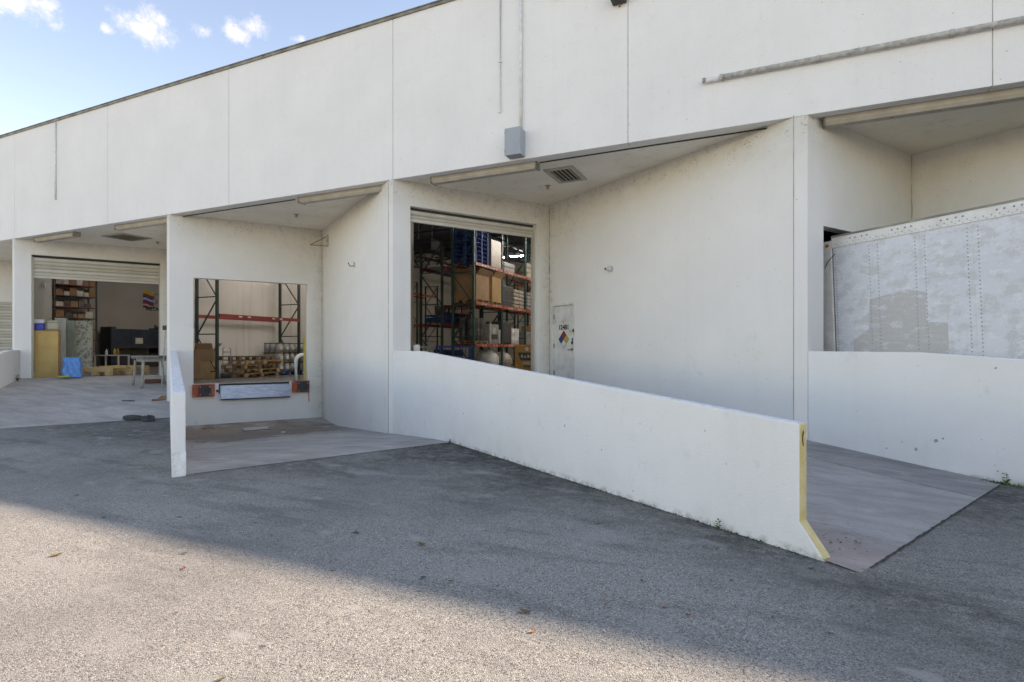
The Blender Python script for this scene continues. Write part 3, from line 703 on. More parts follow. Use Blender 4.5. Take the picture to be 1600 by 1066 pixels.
# ------------------------------------------------------------------ sunken dock: leveller, bumpers, pipe
tip = Vector((TIPS[2], 0, 0)); bdB = (Vector((*CORN[2], 0)) - tip).normalized(); nB = Vector((bdB.y, -bdB.x, 0))
def B_thing(name, label, cat, a, z, out=.004, group=None): t = thing(name, label, cat, tip + bdB * a + nB * out + Zv * z, math.atan2(bdB.y, bdB.x), group); return t
dl = B_thing('dock_leveller', 'folding dock plate with a worn bluish lip hanging at the sunken dock sill', 'dock plate', 1.256, FZ)
Wd = 1.92
MB().box(0, -.02, -.075, Wd, .0, -.01).build('hinge_rail', M_dark, dl)
Ml = Matrix.Translation((0, -.03, -.07)) @ Matrix.Rotation(R(-8), 4, 'X')
MB().box(0.005, -.02, -.40, Wd - .005, .0, 0, Ml).build('lip_plate', M_lip, dl); MB().box(0.005, -.027, -.425, Wd - .005, .002, -.39, Ml).build('lip_edge', M_dark, dl)
MB().box(.55, -.06, -.47, .62, -.005, -.40).build('lip_stop', M_dark, dl)
for x in (-.02, Wd): MB().box(x - .02, -.05, -.30, x + .01, -.002, -.02).build('side_keeper', M_dark if x < 0 else M_cap, dl)
MB().box(0, .0, .004, Wd, 2.1, .012).build('deck_plate', simple('worn_deck_steel', (.20, .19, .18), (.13, .12, .115), 4, .45, .4), dl)
def bumper(a0, z0, w, label, flip):
    t = B_thing('dock_bumper', label, 'bumper', a0, z0, .004, 'dock bumpers')
    f = MB(); f.box(0, -.10, 0, w, -.0, .02); f.box(0, -.10, .34, w, 0, .36); f.box(0, -.10, .02, .02, 0, .34); f.box(w - .02, -.10, .02, w, 0, .34); f.build('steel_bracket', M_redp, t)
    for k in range(6): x = .03 + k * (w - .07) / 6; MB().box(x, -.085, .022, x + (w - .07) / 6 - .006, -.003, .338).build('rubber_block', M_redp if k in (0, 1, 5) else M_rubber, t)
    MB().box(.16 if not flip else .15, -.145, .03, w - .1 if not flip else w - .03, -.086, .33).build('face_plate', M_rubber, t, bevel=.006)
    for x in ((.19, w - .13) if not flip else (.18, w - .06)):
        for z in (.07, .29): MB().tube([(x, -.144, z), (x, -.152, z)], .014, 8).build('bolt', M_chrome, t)
    for z in (.04, .32): MB().tube([(.04, -.099, z), (.04, -.104, z)], .013, 8).build('bolt', M_chrome, t)
    return t
bumper(.55, FZ - .37, .56, 'orange-red dock bumper left of the dock plate', False)
bumper(3.24, FZ - .35, .50, 'orange-red dock bumper right of the dock plate', True)
ck = B_thing('wheel_chock_bracket', 'small white bracket between the left bumper and the dock plate', 'bracket', 1.13, .30); MB().box(0, -.03, 0, .10, -.001, .26).build('plate', M_cap, ck)
MB().box(.02, -.05, .05, .08, -.03, .12).build('latch', M_dark, ck)
# white hooped pipe and yellow guard just inside the right jamb
pw = thing('hoop_pipe', 'white painted pipe with a curved top just inside the right door jamb', 'pipe', tip + bdB * 3.42 - s * .30 + Zv * FZ, math.atan2(bdB.y, bdB.x))
pts = [(0, 0, .0), (0, 0, .62)] + [(.20 - .20 * math.cos(a), 0, .62 + .20 * math.sin(a)) for a in [R(15 * k) for k in range(1, 7)]] + [(.40, 0, .82)]
MB().tube(pts, .06, 12).build('pipe', M_whitepipe, pw, True)
yg = thing('yellow_guard', 'yellow door-edge guard beside the white hooped pipe', 'guard', tip + bdB * 3.64 - s * .26 + Zv * FZ, math.atan2(bdB.y, bdB.x))
MB().box(0, -.03, 0, .07, .05, 1.35).build('guard_plate', simple('yellow_guard_paint', (.55, .42, .08), (.5, .4, .15), 10, .6), yg)
rust = thing('rust_drip', 'thin rusty strip hanging below the right dock bumper', 'strip', tip + bdB * 3.735 + nB * .008 + Zv * (-.06), math.atan2(bdB.y, bdB.x)); MB().box(0, -.012, 0, .022, -.0, .64).build('strip', M_redp, rust)

# ------------------------------------------------------------------ pallet racks
def rack(label, x_front, y0, bays, depth, H, levels, frame_mats, beam_mat, back=True, labels_on=True, x_sign=-1, beam_h=.115, deck=()):
    t = thing('pallet_rack', label, 'rack', (x_front, y0, FZ)); ys = [0]
    for L in bays: ys.append(ys[-1] + L)
    for k, y in enumerate(ys):
        fm = frame_mats[min(k, len(frame_mats) - 1)]
        hh = H if k or len(ys) > 2 else H
        for x in (0, x_sign * depth): MB().box(min(x, x + x_sign * .08), y - .04, 0, max(x, x + x_sign * .08), y + .04, hh).build('upright_post', fm, t); MB().box(min(x, x + x_sign * .08) - .02, y - .06, 0, max(x, x + x_sign * .08) + .02, y + .06, .012).build('base_plate', fm, t)
        z = .25; d = 1; xa, xb = x_sign * .06, x_sign * (depth - .0)
        MB().bar((xa, y, z), (xb, y, z), .035).build('brace', fm, t)
        while z < hh - .9:
            a, c = (z, z + 1.15) if d > 0 else (z + 1.15, z); MB().bar((xa, y, a), (xb, y, min(c, hh - .1)), .035).build('brace', fm, t)
            z += 1.25; d = -d
            MB().bar((xa, y, z), (xb, y, z), .035).build('brace', fm, t)
    for lv in levels:
        for k in range(len(bays)):
            for x in ((.012,) if not back else (.012, x_sign * (depth + .09))):
                bm_ = MB().box(x - .03, ys[k] + .045, lv - FZ - beam_h, x + .02, ys[k + 1] - .045, lv - FZ).build('beam', beam_mat, t)
                if x > 0 and labels_on:
                    for q in (.22, .32, .62, .72):
                        yy = ys[k] + q * bays[k]; MB().box(x + .021, yy, lv - FZ - beam_h * .75, x + .024, yy + .13, lv - FZ - beam_h * .3).build('label_sticker', M_label, bm_)
            if lv in deck:
                MB().box(x_sign * (depth - .02), ys[k] + .05, lv - FZ + .002, -.03 if x_sign < 0 else .0, ys[k + 1] - .05, lv - FZ + .018).build('shelf_deck', M_whiteplastic, t)
    return t
rack('red-beamed pallet rack with dark uprights inside the sunken dock', -16.6, 1.2 - 0.0 + 1.38, [3.55], 1.0, 5.4, [2.78], [M_dgreen], M_beamred)
rack('green-framed pallet rack with orange beams full of goods, seen through the middle door', -10.3, 8.83, [2.52, 2.52, 2.52, 2.52], .95, 6.6, [1.81, 3.45, 4.99], [M_green], M_beam)
rack('dark-framed rack with a pale shelf, left of the green one', -11.5, 8.45, [2.52, 2.52], .98, 5.0, [2.62, 4.85], [M_dgreen], M_beamred, labels_on=False, deck=(4.85,))
rack('farthest rack with thin dark posts against the cream wall', -20.3, 14.8, [2.4, 2.4, 2.4], .95, 5.3, [3.2, 5.15], [M_dgreen], M_beam, labels_on=False)
rack('rack along the right side deep in the middle room', -13.4, 19.5, [2.6, 2.6, 2.6], .95, 6.0, [2.3, 4.2, 5.4], [M_dgreen], M_beam, labels_on=False)

# ------------------------------------------------------------------ goods
def pallet(label, loc, rz, mat, L=1.2, W=1.0, H=.14, group=None, n=6, name='pallet'):
    t = thing(name, label, 'pallet', loc, rz, group)
    for k in range(3):
        y = -W / 2 + k * (W - .09) / 2; q_ = MB(); q_.box(-L / 2, y, H - .036, L / 2, y + .09, H - .0195)
        for x in (-L / 2, -.06, L / 2 - .12): q_.box(x, y, .0195, x + .12, y + .09, H - .0365)
        q_.build('stringer', mat, t)
    for k in range(n):
        x = -L / 2 + k * (L - .11) / (n - 1); MB().box(x, -W / 2, H - .019, x + .11, W / 2, H).build('deck_board', mat, t)
    for k in range(3):
        x = -L / 2 + k * (L - .11) / 2; MB().box(x, -W / 2, 0, x + .11, W / 2, .019).build('bottom_board', mat, t)
    return t
def goods(name, label, cat, loc, size, mat, rz=0, top=None, bands=0, band_mat=None, jitter=.0, group=None, bevel=.02, tiers=1, gap=.0):
    t = thing(name, label, cat, loc, rz, group); L, W, H = size
    if tiers == 1: MB().box(-L / 2, -W / 2, 0, L / 2, W / 2, H).build('body', mat, t, bevel=bevel)
    else:
        h = H / tiers
        for k in range(tiers):
            j = rnd.uniform(-jitter, jitter); MB().box(-L / 2 + j, -W / 2, k * h + (.003 if k else 0), L / 2 + j, W / 2, (k + 1) * h - gap).build('layer', mat, t, bevel=bevel)
    for k in range(bands): z = H * (k + .6) / bands; MB().box(-L / 2 - .004, -W / 2 - .004, z, L / 2 + .004, W / 2 + .004, z + .03).build('strap', band_mat or M_label, t)
    return t
def carton(label, loc, size, rz=0, mat=None, open_=False, tape=True, name='cardboard_box'):
    L, W, H = size; mat = mat or M_card; t = thing(name, label, 'box', loc, rz)
    if not open_:
        MB().box(-L / 2, -W / 2, 0, L / 2, W / 2, H).build('box_body', mat, t, bevel=.006)
        if tape: MB().box(-L / 2 - .001, -.03, H - .12, L / 2 + .001, .03, H + .001).build('tape', M_label, t)
    else:
        w_ = MB(); w_.box(-L / 2, -W / 2, 0, L / 2, -W / 2 + .012, H); w_.box(-L / 2, W / 2 - .012, 0, L / 2, W / 2, H); w_.box(-L / 2, -W / 2 + .012, 0, -L / 2 + .012, W / 2 - .012, H); w_.box(L / 2 - .012, -W / 2 + .012, 0, L / 2, W / 2 - .012, H); w_.box(-L / 2 + .012, -W / 2 + .012, 0, L / 2 - .012, W / 2 - .012, .012); w_.build('box_body', mat, t)
        MB().box(0, -W / 2, 0, .01, W / 2, .28, TX((L / 2, 0, H)) @ Matrix.Rotation(R(40), 4, 'Y')).build('flap', mat, t)
        MB().box(-L / 2, 0, 0, L / 2, .01, .25, TX((0, -W / 2, H)) @ Matrix.Rotation(R(35), 4, 'X')).build('flap', mat, t)
    return t
def tub_load(label, loc, n, m, tiers, mat, lid, rz=0, r=.15, h=.36, base_mat=M_blue, group=None):
    pallet('blue plastic pallet under the ' + label.split(',')[0].replace('shrink-wrapped ', '') + (' beside the wooden pile' if 'left' in label else ' by the guard'), loc, rz, base_mat, n * r * 2.08, m * r * 2.08, .13)
    t = thing('wrapped_bucket_load', label, 'bucket load', (loc[0], loc[1], loc[2] + .131), rz, group)
    proto = {}
    for k in range(tiers):
        if k: MB().box(-n * r * 1.02, -m * r * 1.02, k * (h + .012) - .0115, n * r * 1.02, m * r * 1.02, k * (h + .012) - .0005).build('slip_sheet', M_card, t)
        for i in range(n):
            for j in range(m):
                if 0 < i < n - 1 and 0 < j < m - 1: continue
                x = -n * r * 1.03 + r * 1.03 + i * r * 2.06; y = -m * r * 1.03 + r * 1.03 + j * r * 2.06; z = k * (h + .012)
                if not proto:
                    o = MB().tube([(0, 0, 0), (0, 0, h * .9)], [r * .88, r * .97], 10).build('bucket', mat, t, True); l_ = MB().tube([(0, 0, h * .9), (0, 0, h)], r, 10).build('lid', lid, t, True); proto = {'b': o.data, 'l': l_.data}
                    p_ = MB().box(-r * .45, -r * .99, h * .28, r * .45, -r * .93, h * .62).build('paper_label', M_label, t); q_ = MB().box(r * .93, -r * .45, h * .28, r * .99, r * .45, h * .62).build('paper_label', M_label, t); proto['p'] = p_.data; proto['q'] = q_.data; new = [o, l_, p_, q_]
                else:
                    new = []
                    for nm, kk in (('bucket', 'b'), ('lid', 'l'), ('paper_label', 'p'), ('paper_label', 'q')):
                        if kk == 'p' and j: continue
                        if kk == 'q' and i != n - 1: continue
                        o = bpy.data.objects.new(nm, proto[kk]); col.objects.link(o); o.parent = t; new.append(o)
                for o in new: o.location = (x, y, z)
    return t
# --- inside the sunken dock
ang = R(90)
def onB(k_, d): pass
for k in range(5):
    pallet(['lowest wooden pallet of the crooked pile under the red beam', 'second wooden pallet from the floor in the crooked pile', 'middle wooden pallet of the crooked pile', 'second pallet from the top of the crooked pile, sticking out', 'darkest pallet lying on top of the crooked pile'][k],
           (-17.05 + rnd.uniform(-.08, .08), 4.25 + [0, .12, -.05, .2, -.08][k], FZ + .004 + k * .150), R(90 + [4, -6, 9, -4, 2][k]), [M_wood, M_newwood2, M_wood, M_newwood2, M_wood2][k], 1.55, 1.0, .145, 'wooden pallets in the crooked pile', 7)
tub_load('grey shrink-wrapped buckets, the left load beside the pallet pile', (-17.25, 5.75, FZ + .004), 3, 3, 3, simple('grey_bucket', (.30, .31, .32), (.20, .205, .21), 5, .4), M_wrapdark, R(90), .145, .36)
tub_load('silvery shrink-wrapped buckets, the right load by the yellow guard', (-16.75, 6.62, FZ + .004), 3, 3, 3, simple('silver_bucket', (.46, .46, .48), (.30, .30, .32), 5, .35), M_wrapdark, R(90), .13, .36)
goods('wrapped_stack', 'tall dark wrapped stack partly hidden by the right door jamb', 'wrapped stack', (-15.9, 7.05, FZ), (.8, .8, 1.25), M_wrapdark)
carton('lower tan cardboard box of the pair behind the left jamb', (-17.20, 2.62, FZ), (.52, .42, .58), R(38), M_card2, tape=False)
carton('open cardboard box standing on the tan one', (-17.22, 2.62, FZ + .584), (.50, .42, .40), R(40), M_card, open_=True)
sb = thing('leaning_board', 'brown flattened cardboard sheets leaning at the left jamb', 'cardboard sheets', (-16.98, 1.98, FZ), R(30))
for k in range(3): MB().box(-.40 + k * .03, k * .05, 0, .28, k * .05 + .015, .98 - k * .1, Matrix.Rotation(R(-9), 4, 'Y')).build('sheet', M_card, sb)
bx = thing('upright_trolley', 'small dark hand trolley behind the rack post', 'trolley', (-16.9, 3.0, FZ), R(30))
f_ = MB(); f_.tube([(0, 0, .05), (0, .0, 1.0), (.05, 0, 1.05)], .016, 6); f_.tube([(.26, 0, .05), (.26, 0, 1.0), (.21, 0, 1.05)], .016, 6); f_.tube([(0, 0, .5), (.26, 0, .5)], .014, 6); f_.tube([(0, 0, .9), (.26, 0, .9)], .014, 6); f_.build('frame', M_steel, bx); MB().tube([(-.03, -.05, .09), (.29, -.05, .09)], .085, 12).build('wheels', M_rubber, bx); MB().box(0, -.25, 0, .26, 0, .012).build('toe_plate', M_steel, bx)
# cream insulation wall folds behind the rack
# --- rack goods seen through the middle door (x_front -10.3, bays start 8.83 / 11.35 / 13.87)
X0 = -10.82
def stack_pallets(label, loc, n, mat, rz, group):
    for k in range(n): pallet(label % k if '%' in label else label, (loc[0], loc[1], loc[2] + k * .148), rz + R(rnd.uniform(-1, 1)), mat, 1.1, 1.0, .145, group, 6, 'plastic_pallet')
lb = ['blue plastic pallet at the bottom of the pile on the top rack beam', 'second blue pallet up in the pile on the top rack beam', 'third blue pallet up in the pile on the top rack beam', 'fourth blue pallet up in the pile on the top rack beam', 'fifth blue pallet up in the pile on the top rack beam', 'sixth blue pallet up in the pile on the top rack beam', 'seventh blue pallet up in the pile, near the roller door', 'topmost blue pallet of the pile under the roof joists']
M_blue2 = simple('deep_blue_plastic', (.008, .035, .16), (.012, .05, .20), 5, .75)
for k in range(8): pallet(lb[k], (X0, 9.50, 4.995 + k * .165), R(90 + rnd.uniform(-1.5, 1.5)), M_blue2 if k % 2 else M_blue, 1.12, 1.0, .16, 'blue pallets piled on the top beam', 5, 'plastic_pallet')
goods('wrapped_carton_stack', 'tan wrapped stack beside the blue pallets on the top beam', 'wrapped stack', (X0 + .05, 10.72, 4.995), (.95, .95, 1.15), simple('dusty_tan_wrap', (.27, .21, .16), (.18, .14, .11), 4, .4, bump=.5, bscale=10))
goods('wrapped_goods', 'low grey wrapped load on the top beam behind the second post', 'wrapped stack', (X0, 12.2, 4.995), (.9, 1.1, .42), M_wrapgrey, tiers=2, gap=.01)
goods('wrapped_goods', 'pale wrapped load at the far end of the top beam', 'wrapped stack', (X0, 14.6, 4.995), (.95, 1.05, .72), M_wraptan, tiers=3, gap=.02)
goods('wrapped_goods', 'grey wrapped load farthest along the top beam', 'wrapped stack', (X0, 15.75, 4.995), (.95, .9, .7), M_wrapgrey, tiers=2, gap=.02)
def bulk_box(label, loc, size, rz=0, mat=None):
    L, W, H = size; pallet('wooden pallet under the ' + ' '.join(label.split()[:4]) + ' on the middle beam', loc, rz, M_wood, L * 1.02, W * 1.02, .12)
    return carton(label, (loc[0], loc[1], loc[2] + .121), (L, W, H), rz, mat or M_card, open_=True, name='bulk_box')
bulk_box('big brown bulk box at the left end of the middle beam', (X0, 9.50, 3.455), (1.05, 1.12, .95))
bulk_box('sagging tan bulk box right of the first one on the middle beam', (X0 + .04, 10.70, 3.455), (1.0, 1.0, 1.0), R(4), M_card2)
goods('wrapped_goods', 'dark wrapped load on the middle beam', 'wrapped stack', (X0, 11.95, 3.455), (.95, 1.0, .92), M_wrapdark, tiers=3, gap=.01)
def sacks(label, loc, L, W, tiers, mat):
    t = thing('sack_load', label, 'sacks', loc)
    for k in range(tiers):
        for j in range(2):
            y = -W / 4 + j * W / 2
            o = MB().box(-L / 2 + rnd.uniform(0, .04), y - W / 4 + .01, k * .17 + .002, L / 2, y + W / 4 - .01, k * .17 + .165).build('sack', mat, t); m = o.modifiers.new('bevel', 'BEVEL'); m.width = .06; m.segments = 3
    return t
sacks('glossy wrapped sacks on the middle beam, the nearer load', (X0, 13.2, 3.455), .95, 1.1, 5, M_wraptan)
sacks('glossy wrapped sacks on the middle beam, the farther load', (X0, 14.7, 3.455), .95, 1.1, 5, M_wrapgrey)
sacks('glossy wrapped sacks at the far end of the middle beam', (X0, 16.0, 3.455), .95, 1.0, 4, M_wraptan)
# lowest beam
def drums(label, loc, cols, tiers, mat, r, h, lid=None):
    t = thing('drum_group', label, 'drums', loc)
    for i in range(cols[0]):
        for j in range(cols[1]):
            for k in range(tiers):
                x = (i - (cols[0] - 1) / 2) * r * 2.05; y = (j - (cols[1] - 1) / 2) * r * 2.05; z = k * h
                MB().tube([(x, y, z + .001), (x, y, z + .03), (x, y, z + h * .33), (x, y, z + h * .36), (x, y, z + h * .64), (x, y, z + h * .67), (x, y, z + h - .03), (x, y, z + h - .004)], [r * .96, r, r * .97, r, r, r * .97, r, r * .95], 12).build('drum', mat, t, True)
    return t
pallet('wooden pallet under the dark drums on the lowest beam', (X0, 9.5, 1.812), R(90), M_wood, 1.1, .95, .12)
drums('dark drums with pale bands on the lowest beam beside the front post', (X0, 9.5, 1.934), (2, 3), 2, M_wrapdark, .17, .46)
me_ = thing('steel_equipment', 'grey steel machine parts with a white notice on the lowest beam', 'equipment', (X0 + .1, 10.65, 1.815))
MB().box(-.4, -.45, .002, .35, .45, .82).build('cabinet', simple('grey_cabinet', (.30, .30, .29), (.2, .2, .2), 4, .4), me_, bevel=.01); MB().box(.351, -.1, .42, .36, .12, .68).build('notice', M_label, me_)
MB().box(.351, -.30, .2, .37, .28, .40).build('panel', M_black, me_); MB().tube([(.38, -.38, .02), (.38, -.38, .9)], .03, 8).build('pipe', M_chrome, me_); MB().tube([(.40, .40, .02), (.40, .40, .6)], .05, 8).build('canister', M_whiteplastic, me_)
goods('dark_machine', 'bulky dark machine on the lowest beam past the second post', 'machine', (X0, 12.0, 1.815), (.85, 1.0, 1.0), M_wrapdark, bevel=.08)
drums('white and grey canisters on the lowest beam', (X0 + .1, 13.1, 1.815), (2, 3), 2, M_whiteplastic, .13, .36)
goods('wrapped_goods', 'dull wrapped load at the far end of the lowest beam', 'wrapped stack', (X0, 14.6, 1.815), (.95, 1.2, .62), M_wrapgrey, tiers=3, gap=.01)
goods('stacked_cartons', 'beige cartons behind the wrapped load on the lowest beam', 'boxes', (X0, 16.0, 1.815), (.9, 1.0, .95), M_card2, tiers=3, gap=.01)
# floor level
bag = thing('bulk_bag', 'big white bulk sack on the floor under the lowest beam', 'sack', (X0, 10.9, FZ)); MB().sphere((0, 0, .5), .52, 14, 9, .95).build('sack_body', M_whiteplastic, bag, True)
MB().box(-.35, -.4, .0, .35, .4, .35).build('sack_base', M_whiteplastic, bag, bevel=.12)
bag = thing('bulk_bag', 'second white sack on the floor, beside the amber box', 'sack', (X0 + .1, 12.1, FZ)); MB().sphere((0, 0, .45), .48, 14, 9, .93).build('sack_body', M_wraptan, bag, True); MB().box(-.35, -.4, .0, .35, .4, .3).build('sack_base', M_wraptan, bag, bevel=.12)
coil = thing('wire_coil', 'loose coil of grey wire hanging low by the front post', 'wire', (X0 + .2, 9.5, FZ + .8)); c_ = MB()
for k in range(5): c_.tube([(.1 * math.sin(k), .33 * math.cos(a) + .1 * math.cos(k * 2), .33 * math.sin(a)) for a in [R(30 * q) for q in range(13)]], .012, 5)
c_.build('wire_loops', M_steel, coil)
pallet('wooden pallet under the wire coil', (X0 - .0, 9.6, FZ + .002), R(90), M_wood2, 1.1, 1.0, .14)
goods('wrapped_goods', 'brown cartons on the floor behind the front green post', 'boxes', (X0, 9.6, FZ + .144), (.8, .8, .32), M_card, tiers=2, gap=.01)
# amber box with a dark shield print, facing out
amb = thing('amber_box', 'amber cardboard bin with a dark shield print just inside the middle door', 'box', (-7.80, 8.05, FZ), R(24.7 + 0))
MB().box(-.40, -.3, .10, .44, .35, 1.13).build('box_body', M_orangebox, amb, bevel=.01); MB().box(-.40, -.3, 0, .44, .35, .098).build('pallet_base', M_wood2, amb)
mesh_obj('shield_print', [(-.30, -.306, .88), (.33, -.306, .88), (.24, -.306, .60), (-.20, -.306, .60)], [(0, 1, 2, 3)], M_black, amb); mesh_obj('round_sticker', [(.02 + .07 * math.cos(R(k * 30)), -.308, 1.0 + .07 * math.sin(R(k * 30))) for k in range(12)], [tuple(range(12))], M_label, amb)
sc_m = simple('pale_print', (.45, .42, .38), rough=.6)
for k, (x0, z0, x1, z1) in enumerate([(-.18, .70, -.12, .80), (-.08, .69, .0, .76), (.04, .70, .10, .80), (.13, .70, .20, .77), (-.12, .48, .12, .54)]): mesh_obj('print_mark', [(x0, -.309, z0), (x1, -.309, z0), (x1, -.309, z1), (x0, -.309, z1)], [(0, 1, 2, 3)], sc_m, amb)
mesh_obj('print_mark', [(-.10, -.309, .36), (.16, -.309, .36), (.16, -.309, .42), (-.10, -.309, .42)], [(0, 1, 2, 3)], M_black, amb)
# blue slatted bin and wire cage in the aisle
def slat_bin(label, loc, size, rz, mat, name='plastic_bin', cat='bin', pitch=.09, vert=True):
    L, W, H = size; t = thing(name, label, cat, loc, rz)
    f = MB()
    for x in (-L / 2, L / 2 - .05):
        for y in (-W / 2, W / 2 - .05): f.box(x, y, 0, x + .05, y + .05, H)
    for z in (.08, H * .5, H - .06): f.box(-L / 2 + .05, -W / 2 + .005, z, L / 2 - .05, -W / 2 + .035, z + .05); f.box(L / 2 - .035, -W / 2 + .05, z, L / 2 - .005, W / 2 - .05, z + .05); f.box(-L / 2 + .05, W / 2 - .035, z, L / 2 - .05, W / 2 - .005, z + .05); f.box(-L / 2 + .005, -W / 2 + .05, z, -L / 2 + .035, W / 2 - .05, z + .05)
    f.build('frame', mat, t); n = int((L - .1) / pitch); v = MB()
    for k in range(1, n): x = -L / 2 + .05 + k * (L - .1) / n; v.box(x - .008, -W / 2 + .012, .08, x + .008, -W / 2 + .028, H - .02)
    for k in range(1, int((W - .1) / pitch)): y = -W / 2 + .05 + k * pitch; v.box(L / 2 - .028, y - .008, .08, L / 2 - .012, y + .008, H - .02)
    v.build('bars', mat, t); MB().box(-L / 2 + .05, -W / 2 + .05, .03, L / 2 - .05, W / 2 - .05, H * .55).build('contents', M_wrapdark if mat != M_steel else M_wrapgrey, t); return t
slat_bin('blue slatted plastic bin on the floor behind the low wall', (-9.75, 6.35, FZ), (1.15, 1.0, 1.12), R(24.7), M_blue)
slat_bin('grey wire cage on the floor at the left of the middle door', (-10.55, 5.1, FZ), (1.2, .9, 1.10), R(24.7), M_steel, 'wire_cage', 'cage')
# rack two goods
for k in range(4):
    tt = thing('black_tub', ['black tub with a white label, leftmost on the blue crates', 'black tub with a white label, second from the left on the blue crates', 'black tub with a white label, third from the left on the blue crates', 'black tub nearest the green rack on the blue crates'][k], 'tub', (-11.95 + 0, 8.85 + k * .36, 2.62 + .36), 0, 'black tubs on the blue crates')
    MB().tube([(0, 0, 0), (0, 0, .34)], [.15, .17], 12).build('tub_body', M_wrapdark, tt, True); MB().box(.14, -.06, .12, .168, .06, .24).build('paper_label', M_label, tt)
slat_bin('blue crate base on the second shelf of the dark-framed rack', (-12.0, 9.45, 2.622), (1.0, 1.55, .35), 0, M_blue, pitch=.12)
cart = slat_bin('small red wire crate behind the black tubs', (-12.1, 10.6, 2.622), (.9, .8, .85), 0, M_beamred, 'wire_crate', 'crate')
goods('white_case', 'pale equipment case lying on the top shelf of the dark-framed rack', 'case', (-12.0, 9.5, 4.875), (.8, 1.3, .08), M_whiteplastic)
goods('grey_tote_stack', 'grey totes on the floor beyond the wire cage', 'totes', (-13.6, 10.5, FZ), (1.0, 1.2, .85), M_wrapgrey, R(15), tiers=3, gap=.02)
goods('grey_tote_stack', 'dark-lidded totes on the floor deeper in the room', 'totes', (-13.6, 12.3, FZ), (1.0, 1.2, 1.0), M_dgreen, R(5), tiers=3, gap=.03)
post = thing('white_post', 'short white guard post at the left jamb of the middle door', 'post', (-7.36, .62, FZ)); MB().box(-.05, -.05, 0, .06, .06, 1.10).build('post_body', M_whitepipe, post, bevel=.01)
uh = thing('unit_heater', 'dark unit heater hanging from the joists over the racks', 'heater', (-15.6, 13.4, 6.5)); MB().box(-.6, -.4, 0, .6, .4, .55).build('heater_body', M_joist, uh, bevel=.02); MB().tube([(-.4, 0, .55), (-.4, 0, 1.7)], .02, 6).build('hanger', M_steel, uh); MB().tube([(.4, 0, .55), (.4, 0, 1.7)], .02, 6).build('hanger', M_steel, uh)
# lit tubes: first is in view, the others are unseen fill added inside
def tube_light(x, y, z, L, label, along='x', em=9, mat=None):
    t = thing('tube_light', label, 'ceiling light', (x, y, z), 0 if along == 'x' else R(90), 'seen and added fluorescent tubes under the warehouse roof')
    MB().box(-L / 2, -.08, .03, L / 2, .08, .09).build('housing', M_whiteplastic, t); o = MB().tube([(-L / 2 + .03, 0, .0), (L / 2 - .03, 0, .0)], .022, 8).build('lit_tube', mat, t)
    for q in (-L / 2, L / 2 - .03): MB().box(q, -.03, -.03, q + .03, .03, .0299).build('socket', M_whiteplastic, t)
    for q in (-L * .35, L * .35): MB().tube([(q, 0, .09), (q, 0, 8.49 - z)], .008, 5).build('hanger', M_steel, t)
    return t
def emis(name, st):
    m, t, b_ = node_mat(name); b_.inputs['Base Color'].default_value = (.8, .8, .8, 1); b_.inputs['Emission Color'].default_value = (.78, .90, 1, 1); b_.inputs['Emission Strength'].default_value = st; return m
M_tube = emis('lit_tube_glow', 130)
tube_light(-14.7, 21.0, 7.3, 2.4, 'glowing tube light seen at the top right of the middle door', mat=M_tube)
tube_light(-7.6, 16.5, 7.3, 2.4, 'added unseen fill tube over the front aisle of the middle room', mat=M_tube)
tube_light(-6.4, 6.5, 7.3, 1.6, 'added unseen fill tube nearest the middle roller door', mat=M_tube)
tube_light(-6.6, 12, 7.3, 2.4, 'added unseen fill tube by the right wall of the middle room', mat=M_tube)
tube_light(-6.6, 18, 7.3, 2.4, 'farther added unseen fill tube by the right wall of the middle room', mat=M_tube)
tube_light(-14.6, 6.6, 7.3, 2.0, 'added unseen fill tube over the sunken dock room', mat=M_tube)
tube_light(-24, 10.5, 7.3, 2.4, 'second added unseen fill tube over the left room', mat=M_tube)
tube_light(-14.8, 4.6, 7.3, 1.6, 'second added unseen fill tube over the sunken dock room', mat=M_tube)
tube_light(-27, 8, 7.3, 2.4, 'added unseen fill tube over the left room', mat=M_tube)

# ------------------------------------------------------------------ left room
camr = R(24.7)
yb = thing('yellow_cabinet', 'large yellow-tan board cabinet standing at the left jamb of the left door', 'cabinet', (-23.402, .429, FZ + .004), R(57.1))
MB().box(0, 0, 0, .81, .62, 1.64).build('cabinet_body', M_yellowbox, yb, bevel=.006); MB().box(-.03, -.03, 1.642, .84, .64, 1.662).build('cabinet_top', M_card2, yb); MB().box(.811, .03, .08, .82, .58, 1.57).build('side_panel', M_card2, yb)
mesh_obj('scuff_mark', [(.12, -.002, .28), (.26, -.002, .26), (.27, -.002, .30), (.14, -.002, .33)], [(0, 1, 2, 3)], M_seal, yb)
tb = thing('blue_tub', 'small white-rimmed blue tub on the yellow cabinet', 'tub', (-23.40, .60, FZ + 1.67), R(57)); MB().box(-.0, 0, .0, .26, .26, .24).build('tub_body', simple('bright_blue', (.01, .05, .50), rough=.4), tb, bevel=.02); MB().box(-.01, -.01, .241, .27, .27, .38).build('tub_rim', M_whiteplastic, tb, bevel=.01)
dp = thing('dispenser', 'round-cornered pale dispenser with blue arms beside the blue tub', 'dispenser', (-23.30, .90, FZ + 1.67), R(57)); MB().box(0, 0, 0, .36, .3, .36).build('body', simple('pale_drum', (.42, .45, .42), (.5, .42, .25), 5, .5), dp, bevel=.07); MB().box(.0, -.02, .27, .36, -.001, .29).build('band', M_tanrust, dp)
wc = thing('board_bundle', 'pale upright panels in green-tinted wrap right of the yellow cabinet', 'panels', (-24.8, 2.27, FZ + .004), R(57))
